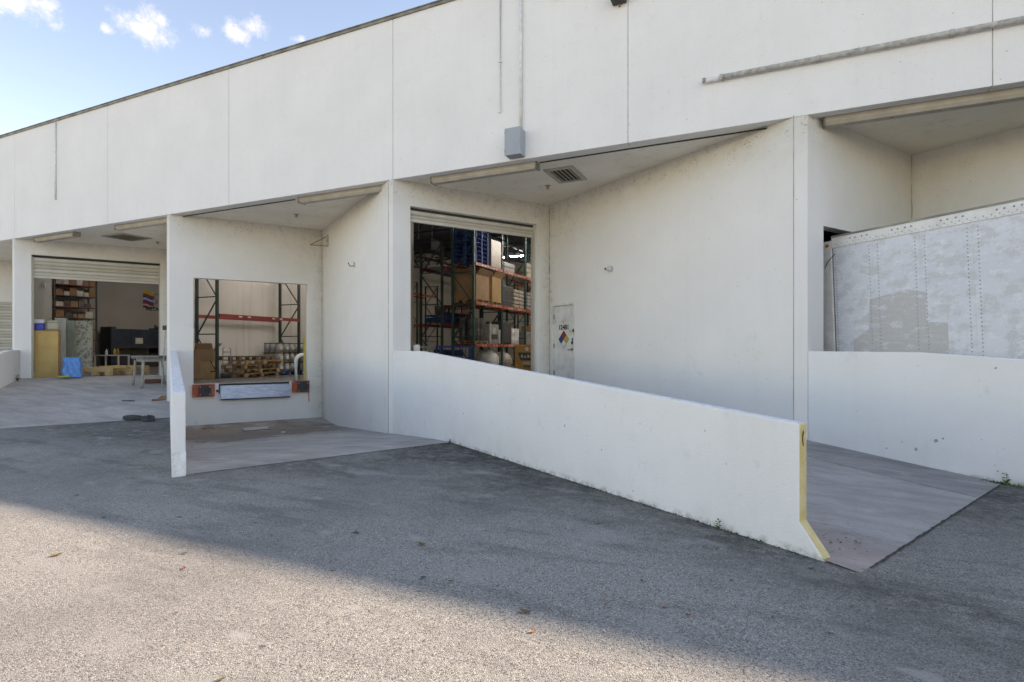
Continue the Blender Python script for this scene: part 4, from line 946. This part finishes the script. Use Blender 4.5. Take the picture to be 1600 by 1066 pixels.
MB().box(-.34, .0, 0, .0, .5, 2.2).build('white_panel', M_whiteplastic, wc, bevel=.01); MB().box(.004, .03, 0, .25, .5, 2.12).build('green_wrap', simple('green_tint_wrap', (.16, .21, .17), (.25, .30, .24), 3, .25, bump=.5, bscale=6), wc, bevel=.01)
def dots_mat():
    m, t, b_ = node_mat('wrapped_ring_pattern'); g = G(t); p = g.O(); b_.inputs['Roughness'].default_value = .35
    d = g.voro(g.scale(p, (1, .01, 1)), 8.5, 'Distance'); ring = g.math('MULTIPLY', g.rng(d, .22, .30), g.rng(d, .48, .40))
    c = g.mix(g.rng(g.noise(p, 6, 4), .35, .7), (.66, .68, .62), (.50, .54, .48)); c = g.mix(g.math('MULTIPLY', ring, .8), c, (.10, .11, .10)); g.l(c, b_.inputs['Base Color']); g.bump(g.noise(p, 9, 4), b_, .4, .02); return m
wp2 = thing('wrapped_coil_rack', 'upright wrapped rack with rows of ring shapes showing through film', 'wrapped rack', (-25.6, 3.25, FZ + .004), R(57))
MB().box(-.38, 0, 0, .30, .5, 2.14).build('wrapped_body', dots_mat(), wp2, bevel=.02); MB().box(-.40, -.02, 2.141, .32, .52, 2.16).build('film_top', M_whiteplastic, wp2)
bb_ = thing('blue_sheet', 'crumpled bright blue plastic sack at the foot of the yellow cabinet', 'sack', (-22.30, 1.22, FZ + .004), R(50))
V = []; Fc = []; nx, nz_ = 9, 8
for k in range(2):
    for j in range(nz_ + 1):
        for i_ in range(nx + 1):
            tt_ = i_ / nx; zz = j / nz_; wdt = .56 - .10 * zz; V.append((-wdt / 2 + wdt * tt_ + .02 * math.sin(j * 1.7), (-.18 if k == 0 else .14) * (1 - .55 * zz) + .035 * math.sin(i_ * 1.9 + j * 1.3), zz * .70 + .02 * math.sin(i_ * 2.2)))
vid = lambda k, j, i_: k * (nz_ + 1) * (nx + 1) + j * (nx + 1) + i_
for j in range(nz_):
    for i_ in range(nx): Fc.append((vid(0, j, i_), vid(0, j, i_ + 1), vid(0, j + 1, i_ + 1), vid(0, j + 1, i_))); Fc.append((vid(1, j, i_ + 1), vid(1, j, i_), vid(1, j + 1, i_), vid(1, j + 1, i_ + 1)))
    Fc.append((vid(0, j, 0), vid(0, j + 1, 0), vid(1, j + 1, 0), vid(1, j, 0))); Fc.append((vid(0, j, nx), vid(1, j, nx), vid(1, j + 1, nx), vid(0, j + 1, nx)))
for i_ in range(nx): Fc.append((vid(0, nz_, i_), vid(0, nz_, i_ + 1), vid(1, nz_, i_ + 1), vid(1, nz_, i_)))
mesh_obj('sack_body', V, Fc, M_bluel, bb_, True)
MB().box(-.36, -.26, 0, -.02, -.16, .07).build('yellow_tool', simple('lime_plastic', (.45, .50, .08), rough=.5), bb_, bevel=.02)
def skid(label, loc, rz, mat):
    t = thing('wooden_skid', label, 'skid', loc, rz)
    for k, y in enumerate((-.45, .45)): MB().box(-.75, y - .05, .14, .75, y + .05, .28).build('side_beam', mat, t)
    for x in (-.62, .0, .62):
        for y in (-.45, .45): MB().box(x - .09, y - .08, 0, x + .09, y + .08, .139).build('foot_block', mat, t)
    for k in range(5): x = -.68 + k * .31; MB().box(x, -.5, .281, x + .14, .5, .305).build('deck_board', mat, t)
    return t
skid('fresh pine skid lying flat beside the blue sack', (-23.25, 2.85, FZ + .004), R(13), M_newwood)
skid('second pine skid behind the first', (-24.35, 4.15, FZ + .004), R(16), M_newwood)
wt = thing('white_table', 'small white metal stand with bottles behind the pine skids', 'stand', (-26.5, 4.9, FZ), R(24)); MB().box(-.55, -.35, .70, .55, .35, .74).build('table_top', M_whiteplastic, wt)
for x in (-.52, .52):
    for y in (-.32, .32): MB().box(x - .025, y - .025, 0, x + .025, y + .025, .699).build('leg', M_whiteplastic, wt)
for k, (x, c, h) in enumerate([(-.25, M_whiteplastic, .26), (.12, simple('yellow_bottle', (.55, .45, .05), rough=.4), .30), (.26, M_orangebox, .30)]):
    bt = thing('bottle', ['small white bottle on the white stand', 'yellow bottle in the middle of the white stand', 'amber bottle at the right of the white stand'][k], 'bottle', (-26.5 + x * math.cos(R(24)), 4.9 + x * math.sin(R(24)), FZ + .741))
    MB().tube([(0, 0, 0), (0, 0, h * .7), (0, 0, h * .8), (0, 0, h)], [.05, .05, .02, .02], 10).build('bottle_body', c, bt, True)
# press brake against the far wall
mc = thing('sheet_metal_machine', 'long navy blue machine against the far wall of the left room', 'machine', (-32.7, 7.95, FZ), R(90))
MB().box(0, -.9, 1.05, 2.55, -.1, 2.10).build('upper_beam', M_navy, mc, bevel=.03); MB().box(-.12, -.95, 0, .12, 0, 2.2).build('end_frame', M_navy, mc); MB().box(2.45, -.95, 0, 2.70, 0, 2.2).build('end_frame', M_navy, mc)
MB().box(.12, -.85, 0, 2.45, -.1, .75).build('lower_bed', M_black, mc); MB().box(.95, -.93, 1.15, 1.0, -.901, 2.05).build('rib', M_black, mc); MB().box(1.15, -.93, 1.3, 1.55, -.901, 1.62).build('notice', M_label, mc)
MB().box(.15, -.93, 1.06, 2.4, -.901, 1.16).build('front_rail', M_black, mc); MB().box(2.72, -.85, .9, 2.90, -.6, 1.5).build('control_box', M_black, mc); MB().box(2.74, -.87, 1.1, 2.86, -.851, 1.3).build('control_face', M_label, mc)
# tall shelf with boxes
sh = thing('shelving_unit', 'tall dark shelving full of small boxes at the back of the left room', 'shelving', (-32.75, 5.35, FZ), R(90))
for x in (0, 1.9):
    for y in (-.75, -.05): MB().box(x - .03, y - .03, 0, x + .03, y + .03, 5.3).build('upright', M_black, sh)
bt_m = [M_card, M_label, M_wrapdark, M_tanrust, M_wrapgrey]
for k in range(9):
    z = .35 + k * .56; MB().box(.03, -.78, z - .04, 1.87, -.02, z).build('shelf', M_beamred if k % 2 else M_black, sh); x = .08
    while x < 1.6: wb = rnd.uniform(.22, .42); hb = rnd.uniform(.2, .42); MB().box(x, -.74, z + .001, x + wb - .03, -.25, z + hb).build('small_box', bt_m[rnd.randrange(5)], sh); x += wb
# wall print
bn = thing('wall_banner', 'striped yellow, blue and red flag print with dark lettering on the far wall', 'banner', (-32.99, 10.25, 3.9), R(90))
cols = [(.50, .40, .05), (.25, .03, .04), (.03, .05, .22), (.45, .43, .42), (.03, .05, .22), (.25, .03, .04), (.45, .43, .42), (.20, .02, .03)]
for k, c in enumerate(cols):
    V = []; n = 10; h = .135 if k else .22; z1 = 1.15 - (.0 if k == 0 else .22 + (k - 1) * .115)
    for q in range(n + 1):
        x = q / n * .62; wv = -.08 * (q / n) + .035 * math.sin(q / n * 6.0); V += [(x, -.004 - .001 * (k % 2), z1 - h + wv * (1 if k < 7 else .0)), (x, -.004 - .001 * (k % 2), z1 + wv)]
    mesh_obj('stripe', V, [(2 * q, 2 * q + 2, 2 * q + 3, 2 * q + 1) for q in range(n)], simple('print_%d' % k, c, rough=.7), bn)
text('lettering', 'METAL', M_navy, bn, .30, TX((.62, -.004, -.02)) @ FR, bold=.012)
g_ = MB(); g_.tube([(.80 + .15 * math.cos(R(a)), -.012, .78 + .2 * math.sin(R(a))) for a in range(0, 361, 30)], .015, 5); g_.tube([(.66, -.012, .32), (.80, -.012, .52), (1.0, -.012, .56), (.74, -.012, .40), (1.0, -.012, .38)], .015, 5); g_.build('line_drawing', M_navy, bn)
dd = thing('inner_door', 'dark framed door on the far wall below the flag print', 'door', (-32.99, 10.98, FZ), R(90)); MB().box(0, -.06, 0, .9, -.001, 2.35).build('door_leaf', M_wrapdark, dd); MB().box(-.07, -.08, 0, -.001, -.001, 2.42).build('frame', M_black, dd); MB().box(.901, -.08, 0, .97, -.001, 2.42).build('frame', M_black, dd)
MB().box(.08, -.065, 1.2, .8, -.061, 2.2).build('glass', M_greybox, dd)
ec = thing('emergency_light', 'small white twin-head emergency light on the inner side wall', 'light', (-26.6, 2.35, 4.15), R(-33)); MB().box(-.14, 0.0, -.05, .14, .08, .05).build('body', M_whiteplastic, ec)
for x in (-.1, .1): MB().sphere((x, .02, .09), .05, 10, 6).build('lamp_head', M_whiteplastic, ec, True)

# ------------------------------------------------------------------ on the left ramp
def ramp_z(x, y, i=1): v = Vector((x - TIPS[i], y, 0)); q = v.dot(s); return .595 - .0615 * q if q < 3 else .41 - .0700 * (q - 3)
wbn = thing('work_table', 'weathered grey wooden table standing on the left ramp against the pier', 'table', (-18.10, 1.08, ramp_z(-18.10, 1.08)), math.atan2(.75, .22))
# local x: along the front edge, local y: away from camera
V = []
for z, o in ((.93, .0), (.985, -.03), (1.0, -.03), (1.03, -.0)): V += [(-.08 + o, -.10 + o, z), (.86 - o, -.10 + o, z), (.86 - o, .92 - o, z), (-.08 + o, .92 - o, z)]
Fc = [(3, 2, 1, 0), (12, 13, 14, 15)]
for r_ in range(3):
    for k in range(4): a = r_ * 4; Fc.append((a + k, a + (k + 1) % 4, a + 4 + (k + 1) % 4, a + 4 + k))
mesh_obj('table_top', V, Fc, M_greytable, wbn)
MB().box(.02, .0, .84, .76, .82, .929).build('apron', M_greyleg, wbn)
for (x, y) in ((0, 0), (.78, 0), (.78, .82), (0, .82)):
    dx = -.06 if x == 0 else .06; dy = -.04 if y == 0 else .04
    zb = ramp_z(*( (Matrix.Rotation(math.atan2(.75, .22), 4, 'Z') @ Vector((x + dx, y + dy, 0)) + Vector((-18.10, 1.08, 0)))[:2])) - ramp_z(-18.10, 1.08)
    MB().tube([(x + dx, y + dy, zb), (x + dx * .5, y + dy * .5, .35), (x, y, .88)], [.042, .034, .045], 8).build('leg', M_greyleg, wbn, True)
bk = thing('brick_block', 'reddish flat block on the floor behind the weathered table', 'block', (-19.05, 2.0, ramp_z(-19.05, 2.0) + .01), R(57)); MB().box(-.25, -.16, 0, .25, .16, .12).build('block_body', M_brick, bk, bevel=.01)
hs = thing('hanging_tool', 'thin grey pole with a dark head leaning in the corner behind the table', 'pole', (-17.55, 1.30, ramp_z(-17.55, 1.30)), 0)
MB().tube([(0, 0, 0), (.06, .10, 1.9)], .016, 6).build('pole', M_oldpipe, hs); MB().box(-.02, .05, 1.88, .14, .12, 2.02).build('head', M_dark, hs); MB().box(-.05, -.04, 1.0, .06, .02, 1.05).build('clip', M_dark, hs)
def low_lump(name, label, cat, loc, L, W, H, rz, mat, tilt=0):
    t = thing(name, label, cat, loc, rz); mb = MB(); n = 12
    ring = [(L / 2 * math.cos(2 * math.pi * k / n) * rnd.uniform(.85, 1.1), W / 2 * math.sin(2 * math.pi * k / n) * rnd.uniform(.8, 1.1)) for k in range(n)]
    V = [(x, y, 0) for x, y in ring] + [(x * .9, y * .9, H * rnd.uniform(.7, 1.1)) for x, y in ring] + [(x * .45, y * .45, H * rnd.uniform(.6, 1.2)) for x, y in ring]
    Fc = [tuple(reversed(range(n)))] + [(a, (a + 1) % n, (a + 1) % n + n, a + n) for a in range(n)] + [(a + n, (a + 1) % n + n, (a + 1) % n + 2 * n, a + 2 * n) for a in range(n)] + [tuple(range(2 * n, 3 * n))]
    mesh_obj('lump', V, Fc, mat, t); return t
low_lump('black_bag', 'flat black rubber bag on the slab edge, the left of two', 'bag', (-13.50, -2.0, -.03), .50, .30, .07, R(10), M_rubber)
low_lump('black_bag', 'lumpy black rubber bag against the low wall, the right of two', 'bag', (-13.0, -1.95, -.05), .42, .30, .11, R(-20), M_rubber)
low_lump('flat_rag', 'small dark rag lying flat on the left ramp', 'rag', (-16.0, -.62, ramp_z(-16.0, -.62)), .42, .14, .02, R(20), M_rubber)
for k, (x, y) in enumerate([(-15.65, .12), (-15.85, .35), (-15.5, -.1)]):
    low_lump('wood_scrap', ['reddish wood scrap by the pier, nearest the camera', 'reddish wood scrap by the pier, farthest from the camera', 'dark wood scrap touching the low wall'][k], 'scrap', (x, y, ramp_z(x, y)), .36, .10, .05, R(20 + 30 * k), M_tanrust)
# in the sunken well
def well_z(x, y):
    q = Vector((x - TIPS[2], y, 0)).dot(s); z = well[0][1]
    for (a, za), (c, zc) in zip(well[:-1], well[1:]):
        if a <= q <= c: z = za + (zc - za) * (q - a) / (c - a)
    return z
dg = thing('drain_cover', 'square pale metal drain cover at the back of the sunken dock', 'drain cover', (-12.95, .98, -.628), R(57)); MB().box(-.32, -.26, 0, .32, .26, .022).build('plate', simple('pale_plate', (.36, .37, .38), (.26, .26, .27), 9, .6), dg, bevel=.006)
MB().box(-.34, -.28, .0, .34, .28, .008).build('plate_rim', M_soil, dg)
for k, (x, y, L) in enumerate([(-14.05, .32, .34), (-12.3, -2.05, .12), (-11.2, .3, .10)]):
    low_lump('wood_scrap', ['rusty-brown flat scrap by the left wall of the sunken dock', 'pale chip lying on the sunken dock floor', 'small white chip in the middle of the sunken dock'][k], 'scrap', (x, y, well_z(x, y)), L, .09, .03, R(40), M_tanrust if k == 0 else M_label)
# leaf litter in the well: crumbs nobody can count
lit = MB(); r2 = random.Random(3)
for k in range(170):
    q = abs(r2.gauss(0, 2.2)) + .3; bb = .25 + abs(r2.gauss(0, .8)); 
    if q > 8 or bb > 4: continue
    p = Vector((TIPS[2], 0, 0)) + b * bb + s * q; z = well_z(p.x, p.y); r_ = r2.uniform(.012, .035); a = r2.uniform(0, 6.28)
    lit.v += [(p.x + r_ * math.cos(a + t_), p.y + r_ * .6 * math.sin(a + t_), z + .006 + r2.uniform(0, .012)) for t_ in (0, 1.6, 3.1, 4.7)]; n = len(lit.v); lit.f.append((n - 4, n - 3, n - 2, n - 1))
tag(lit.build('leaf_litter', M_leaf2), 'scattered brown crumbs of leaf litter on the sunken dock floor', 'leaf litter', kind='stuff')
# dirt and weeds along the foot of the long low wall
wd = MB(); r2 = random.Random(11); 
def tuft(mb, x, y, z, n, h, w_):
    for k in range(n):
        a = r2.uniform(0, 6.28); l_ = r2.uniform(.5, 1) * h; dx, dy = math.cos(a) * l_ * .6, math.sin(a) * l_ * .6; px_, py_ = -math.sin(a) * w_, math.cos(a) * w_; i0 = len(mb.v)
        mb.v += [(x - px_ * .4, y - py_ * .4, z), (x + px_ * .4, y + py_ * .4, z), (x + dx * .55 + px_, y + dy * .55 + py_, z + l_ * .75), (x + dx, y + dy, z + l_), (x + dx * .55 - px_, y + dy * .55 - py_, z + l_ * .75)]
        mb.f.append((i0, i0 + 1, i0 + 2, i0 + 3, i0 + 4))
T3 = Vector((TIPS[3], 0, 0))
for k in range(420):
    q = 2.9 + 6.5 * r2.random() ** .8
    if r2.random() > .35 + .65 * abs(math.sin(q * 3.1)): continue
    p = T3 + s * q - b * (.004 + r2.random() * .05); tuft(wd, p.x, p.y, GZ, 3, r2.uniform(.006, .022), .004)
tag(wd.build('ground_moss', simple('moss_green_brown', (.07, .085, .03), (.05, .045, .03), 12, .9)), 'thin line of moss and grit along the foot of the long low wall', 'moss', kind='stuff')
def weed(label, x, y, z, h, n=7, w_=.012):
    t = thing('weed', label, 'weed', (x, y, z)); mb = MB(); tuft(mb, 0, 0, 0, n * 2, h * .55, w_ * .8); mb.build('base_leaves', M_grass, t)
    st_ = MB(); st_.tube([(0, 0, 0), (.01, .01, h * .5), (.0, .0, h)], .0025, 5); st_.build('stem', M_grass, t); lf = MB()
    for k in range(n):
        a = k * 2.4; z0 = h * (.35 + .6 * k / n); L = h * .35; i0 = len(lf.v); ca, sa = math.cos(a), math.sin(a)
        lf.v += [(0, 0, z0), (ca * L * .5 - sa * w_, sa * L * .5 + ca * w_, z0 + L * .35), (ca * L, sa * L, z0 + L * .25), (ca * L * .5 + sa * w_, sa * L * .5 - ca * w_, z0 + L * .35)]; lf.f.append((i0, i0 + 1, i0 + 2, i0 + 3))
    lf.build('leaf', M_grass, t); return t
p = T3 + s * 8.55 - b * .05; weed('small leafy weed growing at the foot of the long low wall', p.x, p.y, GZ, .10)
p = Vector((TIPS[4], 0, 0)) + s * 2.5 - b * .06; weed('green seedling at the foot of the low wall by the trailer', p.x, p.y, GZ, .15, 5, .014)
p = T3 + s * 2.95 - b * .04; weed('tiny weed where the long low wall meets the slab corner', p.x, p.y, GZ, .07)
p = Vector((TIPS[1], 0, 0)) + s * .9 + b * .22; weed('weed at the foot of the grimy low wall on the far left', p.x, p.y, ramp_z(p.x, p.y), .22, 9, .03)
wd2 = MB()
for k in range(90):
    q = 2.42 + r2.gauss(0, .09); p = Vector((TIPS[4], 0, 0)) + s * q - b * (.02 + r2.random() * .1); tuft(wd2, p.x, p.y, GZ, 3, r2.uniform(.015, .035), .005)
tag(wd2.build('grass_tuft', M_grass), 'low green tuft of grass at the slab corner by the right low wall', 'grass', kind='stuff')
# single fallen leaves on the asphalt
K = 0.0
def at_px(u, v, z=GZ):
    y = (1.6 - z) * 867 / (v - 545.6); k = (u - 800) / 867; return ((-.4179 + .9085 * k) * y, -10.1 + (.9085 + .4179 * k) * y)
LEAF = [('curled black leaf in the shade left of the long low wall', .05, 659, 852, 1), ('long dark twig-like leaf on the shadow line', .045, 821, 958, 1), ('reddish leaf in the shade below the weed', .022, 1142, 909, 0), ('rusty leaf below the end of the long low wall', .022, 1075, 963, 0),
        ('pinkish leaf beside the rusty one', .02, 1038, 951, 0), ('small red leaf near the right edge of the shade', .02, 1207, 967, 0), ('orange leaf lying in the sunlight', .026, 832, 989, 2), ('tan leaf in the shade near the middle', .022, 942, 936, 2),
        ('small brown leaf at the shadow line on the left', .02, 184, 808, 1), ('red sliver of leaf in the sun at lower left', .03, 287, 890, 0), ('dark leaf just inside the shade at left', .025, 214, 767, 1), ('brown curled leaf near the centre of the shade', .024, 705, 910, 1),
        ('tan leaf in front of the long low wall', .02, 836, 886, 2), ('small dark leaf at the bottom edge', .022, 345, 1064, 1), ('dark curled stem in the sun on the left', .045, 88, 869, 1), ('dark chip of leaf in the sun left of centre', .016, 275, 959, 1),
        ('pair-like dark leaf by the shadow edge', .03, 288, 866, 1), ('dry leaf in the shade at right of centre', .022, 1003, 909, 1), ('red leaf in mid shade', .018, 760, 830, 0), ('dark leaf near the lower right shade', .022, 1298, 992, 1), ('red speck of leaf in shade under the left low wall end', .02, 424, 838, 0), ('brown leaf in the left shade', .02, 307, 811, 1)]
M_leaf3 = simple('orange_leaf', (.45, .20, .06), (.35, .2, .1), 30, .7)
for lbl, r_, u, v, mi_ in LEAF:
    x, y = at_px(u, v); a = rnd.uniform(0, 6.28); V = []; n = 6
    for k in range(n + 1):
        tq = k / n; wv = r_ * .45 * math.sin(math.pi * tq) ** .7; cz_ = .003 + .012 * (tq - .5) ** 2 * 4 * r_ / .02 * .5; xx = (tq - .5) * 2 * r_
        V += [(xx, -wv, cz_ + wv * .35), (xx, 0, cz_), (xx, wv, cz_ + wv * .35)]
    Fc = []
    for k in range(n): i0 = 3 * k; Fc += [(i0, i0 + 3, i0 + 4, i0 + 1), (i0 + 1, i0 + 4, i0 + 5, i0 + 2)]
    o = mesh_obj('fallen_leaf', V, Fc, [M_leaf, M_leaf2, M_leaf3][mi_]); o.location = (x, y, GZ + .003); o.rotation_euler.z = a; tag(o, lbl, 'leaf', 'fallen leaves on the asphalt')
# leaves and crumbs by the toe of the yellow wall end
lit = MB()
for k in range(26):
    p = T3 + s * (9.55 + r2.gauss(-.25, .12)) + b * (.3 + r2.random() * .35); r_ = r2.uniform(.01, .02); a = r2.uniform(0, 6.28)
    lit.v += [(p.x + r_ * math.cos(a + t_), p.y + r_ * .6 * math.sin(a + t_), GZ + .025 + r2.uniform(0, .008)) for t_ in (0, 1.6, 3.1, 4.7)]; n = len(lit.v); lit.f.append((n - 4, n - 3, n - 2, n - 1))
tag(lit.build('leaf_litter', M_leaf2), 'few dark leaf crumbs on the slab behind the yellow wall toe', 'leaf litter', kind='stuff')

# ------------------------------------------------------------------ trailer
def trailer_paint():
    m, t, b_ = node_mat('scraped_trailer_paint'); g = G(t); p = g.O(); b_.inputs['Roughness'].default_value = .42
    c = g.mix(g.rng(g.noise(p, .8, 4), .3, .7), (.61, .635, .68), (.53, .56, .62))
    x, y, z = g.xyz(p)
    zone = g.math('MULTIPLY', g.rng(g.math('ADD', z, g.math('MULTIPLY', g.noise(p, 1.5, 3), .3)), 1.50, 1.72), 1)
    patch = g.rng(g.noise(g.scale(p, (1, 1, 1.5)), 3.6, 9, .72), .49, .56)
    scr = g.rng(g.noise(g.scale(p, (1, 1, 1.6)), 7, 9, .8), .53, .58)
    c = g.mix(g.math('MULTIPLY', g.math('MULTIPLY', zone, patch), .52), c, (.42, .42, .42))
    c = g.mix(g.math('MULTIPLY', g.math('MULTIPLY', zone, scr), .55), c, (.72, .73, .75))
    c = g.mix(g.math('MULTIPLY', g.rng(g.noise(p, 2, 5, .7), .6, .75), .25), c, (.40, .46, .56))
    g.l(c, b_.inputs['Base Color']); return m
def patch_paint():
    m, t, b_ = node_mat('removed_decal_grey'); g = G(t); p = g.O(); b_.inputs['Roughness'].default_value = .6
    x, y, z = g.xyz(p)
    arc = g.n('ShaderNodeVectorMath', operation='SUBTRACT'); arc.inputs[1].default_value = (.6, 0, -.6); g.l(p, arc.inputs[0]); ln = g.n('ShaderNodeVectorMath', operation='LENGTH'); g.l(arc.outputs[0], ln.inputs[0])
    wv = g.math('FRACT', g.math('ADD', g.math('MULTIPLY', ln.outputs['Value'], 11), g.math('MULTIPLY', g.noise(p, 2.0, 7, .75), 5.0)))
    c = g.mix(g.rng(wv, .82, 1.0, 0, .4), (.45, .45, .445), (.58, .585, .59)); c = g.mix(g.rng(g.noise(g.scale(p, (1, 1, 2)), 5, 8, .78), .54, .58, 0, .75), c, (.60, .62, .66)); c = g.mix(g.rng(g.noise(p, 22, 5, .7), .58, .66, 0, .4), c, (.30, .30, .29)); g.l(c, b_.inputs['Base Color']); return m
TP = Vector((TIPS[4], 0, 0)) + b * .80 + s * .12
tr = thing('semi_trailer', 'old white semi-trailer with riveted scraped side backed into the right dock', 'trailer', (TP.x, TP.y, -.62))
xax = (s * math.cos(R(2.0)) + Zv * math.sin(R(2.0))).normalized(); zax = xax.cross(b).normalized() * -1
zax = b.cross(xax).normalized() * -1 if b.cross(xax).z < 0 else b.cross(xax).normalized()
tr.matrix_world = frame_M(Vector((TP.x, TP.y, -.60)), xax, b, zax)
# local: x forward along the trailer (0 = rear), y across (0 = visible near side, +2.6 far), z up
LT, WT, Z0, Z1 = 14.0, 2.55, 1.25, 4.08
MT = trailer_paint(); M_rail = simple('trailer_rail_white', (.70, .70, .68), (.55, .54, .52), 5, .4); M_tr2 = simple('trailer_roof_grey', (.45, .45, .45), rough=.5)
seams = [.0, .62, 1.26, 1.90]
x = 1.90
while x < LT - 1.3: x += 1.22; seams.append(x)
seams[-1] = LT
for a, c in zip(seams[:-1], seams[1:]): MB().box(a + .0006, 0, Z0, c - .0006, .03, Z1 - .171).build('side_panel', MT, tr)
MB().box(.0, .008, Z0, LT, .028, Z1 - .17).build('side_backing', MT, tr)
MB().box(-.02, -.012, Z1 - .17, LT, .045, Z1).build('top_rail', M_rail, tr, bevel=.006); MB().box(-.02, -.02, Z1, LT, WT + .02, Z1 + .03).build('roof_cap', M_coping, tr)
MB().box(-.02, -.012, Z0 - .22, LT, .045, Z0).build('bottom_rail', M_tr2, tr)
MB().box(-.25, -.008, Z0 - .3, -.022, .16, Z1 - .04).build('rear_post', M_rail, tr, bevel=.012); MB().box(-.16, WT - .16, Z0 - .3, -.022, WT, Z1 - .04).build('rear_post', M_rail, tr, bevel=.012)
MB().box(-.15, .16, Z1 - .28, -.03, WT - .16, Z1 - .04).build('rear_header', M_rail, tr); MB().tube([(-.09, -.009, Z1 - .12), (-.09, -.02, Z1 - .12)], .03, 10).build('marker_lamp', simple('amber_lens', (.5, .2, .03), rough=.3), tr)
MB().box(0, WT - .03, Z0, LT, WT, Z1).build('far_side', M_tr2, tr); MB().box(LT - .03, .03, Z0, LT, WT - .03, Z1).build('front_wall', MT, tr); MB().box(0, .03, Z0 - .1, LT - .03, WT - .03, Z0 + .05).build('trailer_floor', M_wood2, tr)
MB().box(-.10, .17, Z0 - .3, -.03, WT - .17, Z0).build('rear_sill', M_tr2, tr)
dl_ = MB(); dl_.tube([(-.165, .0, 3.55), (-.09, -.02, 3.68), (.03, -.016, 3.80)], .006, 5); dl_.build('tie_wire', M_dark, tr)
rv = MB()
def rivet(x, z, y=-.0005, r=.0095): 
    n0 = len(rv.v); rv.v += [(x + r * math.cos(k * 1.0472), y, z + r * math.sin(k * 1.0472)) for k in range(6)] + [(x + r * .5 * math.cos(k * 1.0472), y - .006, z + r * .5 * math.sin(k * 1.0472)) for k in range(6)]
    for k in range(6): rv.f.append((n0 + k, n0 + (k + 1) % 6, n0 + 6 + (k + 1) % 6, n0 + 6 + k))
    rv.f.append(tuple(n0 + 6 + k for k in range(6)))
for sx in seams[1:-1]:
    for dx in (-.062, .062):
        z = Z0 + .04
        while z < Z1 - .19: rivet(sx + dx, z); z += .058
z = Z0 + .03
while z < Z1 - .19: rivet(.035, z); z += .045
x = .05
while x < LT: rivet(x, Z1 - .115, -.0125, .009); rivet(x + .04, Z1 - .145, -.0125, .007); x += .09
for sx in seams[:-1]:
    for dx in (.28, .36, .46, .54): rivet(sx + dx, Z1 - .06, -.0125, .015)
o = rv.build('rivets', simple('rivet_steel', (.30, .31, .33), rough=.5, metal=.3), tr); o['kind'] = 'stuff'  # rivets in a darker steel than the side panels
# ghost of a removed decal: stepped grey patch
DX = .0
pp = patch_paint()
poly = [(.27, 2.33), (.51, 2.50), (.54, 2.98), (.80, 3.03), (1.07, 3.07), (1.32, 3.00), (1.30, 2.56), (1.57, 2.53), (1.57, 1.9), (.27, 1.9)]
mesh_obj('decal_ghost', [(x, -.0012, z - .0) for x, z in poly], [tuple(range(len(poly)))], pp, tr)
for q, xx in ((LT - 3.2, 0), (1.9, 0), (3.1, 0)):
    pass
for xq in (1.6, 2.85):
    for yq in (.30, WT - .30):
        for dy in (-.16, .16):
            w_o = MB().tube([(xq, yq + dy - .13, .5), (xq, yq + dy + .13, .5)], .5, 22).build('wheel', M_rubber, tr, False, .03); MB().tube([(xq, yq + dy - .135, .5), (xq, yq + dy + .135, .5)], .27, 14).build('rim', M_steel, w_o)
    MB().tube([(xq, .2, .5), (xq, WT - .2, .5)], .07, 8).build('axle', M_black, tr)
MB().box(.9, .55, .75, LT - 2, .70, Z0 - .1).build('chassis_rail', M_black, tr); MB().box(.9, WT - .70, .75, LT - 2, WT - .55, Z0 - .1).build('chassis_rail', M_black, tr)
for y in (.45, WT - .45): MB().box(LT - 3.2, y - .06, .05, LT - 3.05, y + .06, Z0 - .1).build('landing_leg', M_black, tr)

# ------------------------------------------------------------------ fine cracks in the paving and the slabs
M_crack = simple('crack_soil', (.04, .036, .032), (.08, .07, .06), 20, .95)
def crack(label, pts, z, wd, seed, jit=.05):
    rr = random.Random(seed); P = []
    for (a, c) in zip(pts[:-1], pts[1:]):
        n = max(2, int(math.dist(a, c) / .12))
        for k in range(n): q = k / n; P.append(Vector((a[0] + (c[0] - a[0]) * q + rr.uniform(-jit, jit) * .6, a[1] + (c[1] - a[1]) * q + rr.uniform(-jit, jit) * .6, 0)))
    P.append(Vector((*pts[-1], 0))); V = []; Fc = []
    for k, p in enumerate(P):
        d = (P[min(k + 1, len(P) - 1)] - P[max(k - 1, 0)]).normalized(); n_ = Vector((-d.y, d.x, 0)); w_ = wd * rr.uniform(.25, 1) * (1 if 0 < k < len(P) - 1 else .1)
        for sg in (-1, 1): q = p + n_ * w_ * sg; V.append((q.x, q.y, z(q.x, q.y) + .0045))
    for k in range(len(P) - 1): Fc.append((2 * k, 2 * k + 2, 2 * k + 3, 2 * k + 1))
    tag(mesh_obj('paving_crack', V, Fc, M_crack), kind='structure')
flat = lambda x, y: GZ
crack('', [at_px(326, 848), at_px(330, 868), at_px(336, 900)], flat, .0022, 4, .015)
crack('', [at_px(1290, 900), at_px(1340, 925), at_px(1420, 935), at_px(1500, 970)], flat, .0022, 7)
def rampC_z(x, y):
    q = Vector((x - TIPS[3], y, 0)).dot(s); pr = ramp(); z = pr[0][1]
    for (a, za), (c, zc) in zip(pr[:-1], pr[1:]):
        if a <= q <= c: z = za + (zc - za) * (q - a) / (c - a)
    return z
o3 = Vector((TIPS[3], 0, 0))
pt = lambda bb, q: V2(o3 + b * bb + s * q)
crack('', [pt(1.0, 7.9), pt(1.5, 8.2), pt(1.9, 8.15)], rampC_z, .003, 12)
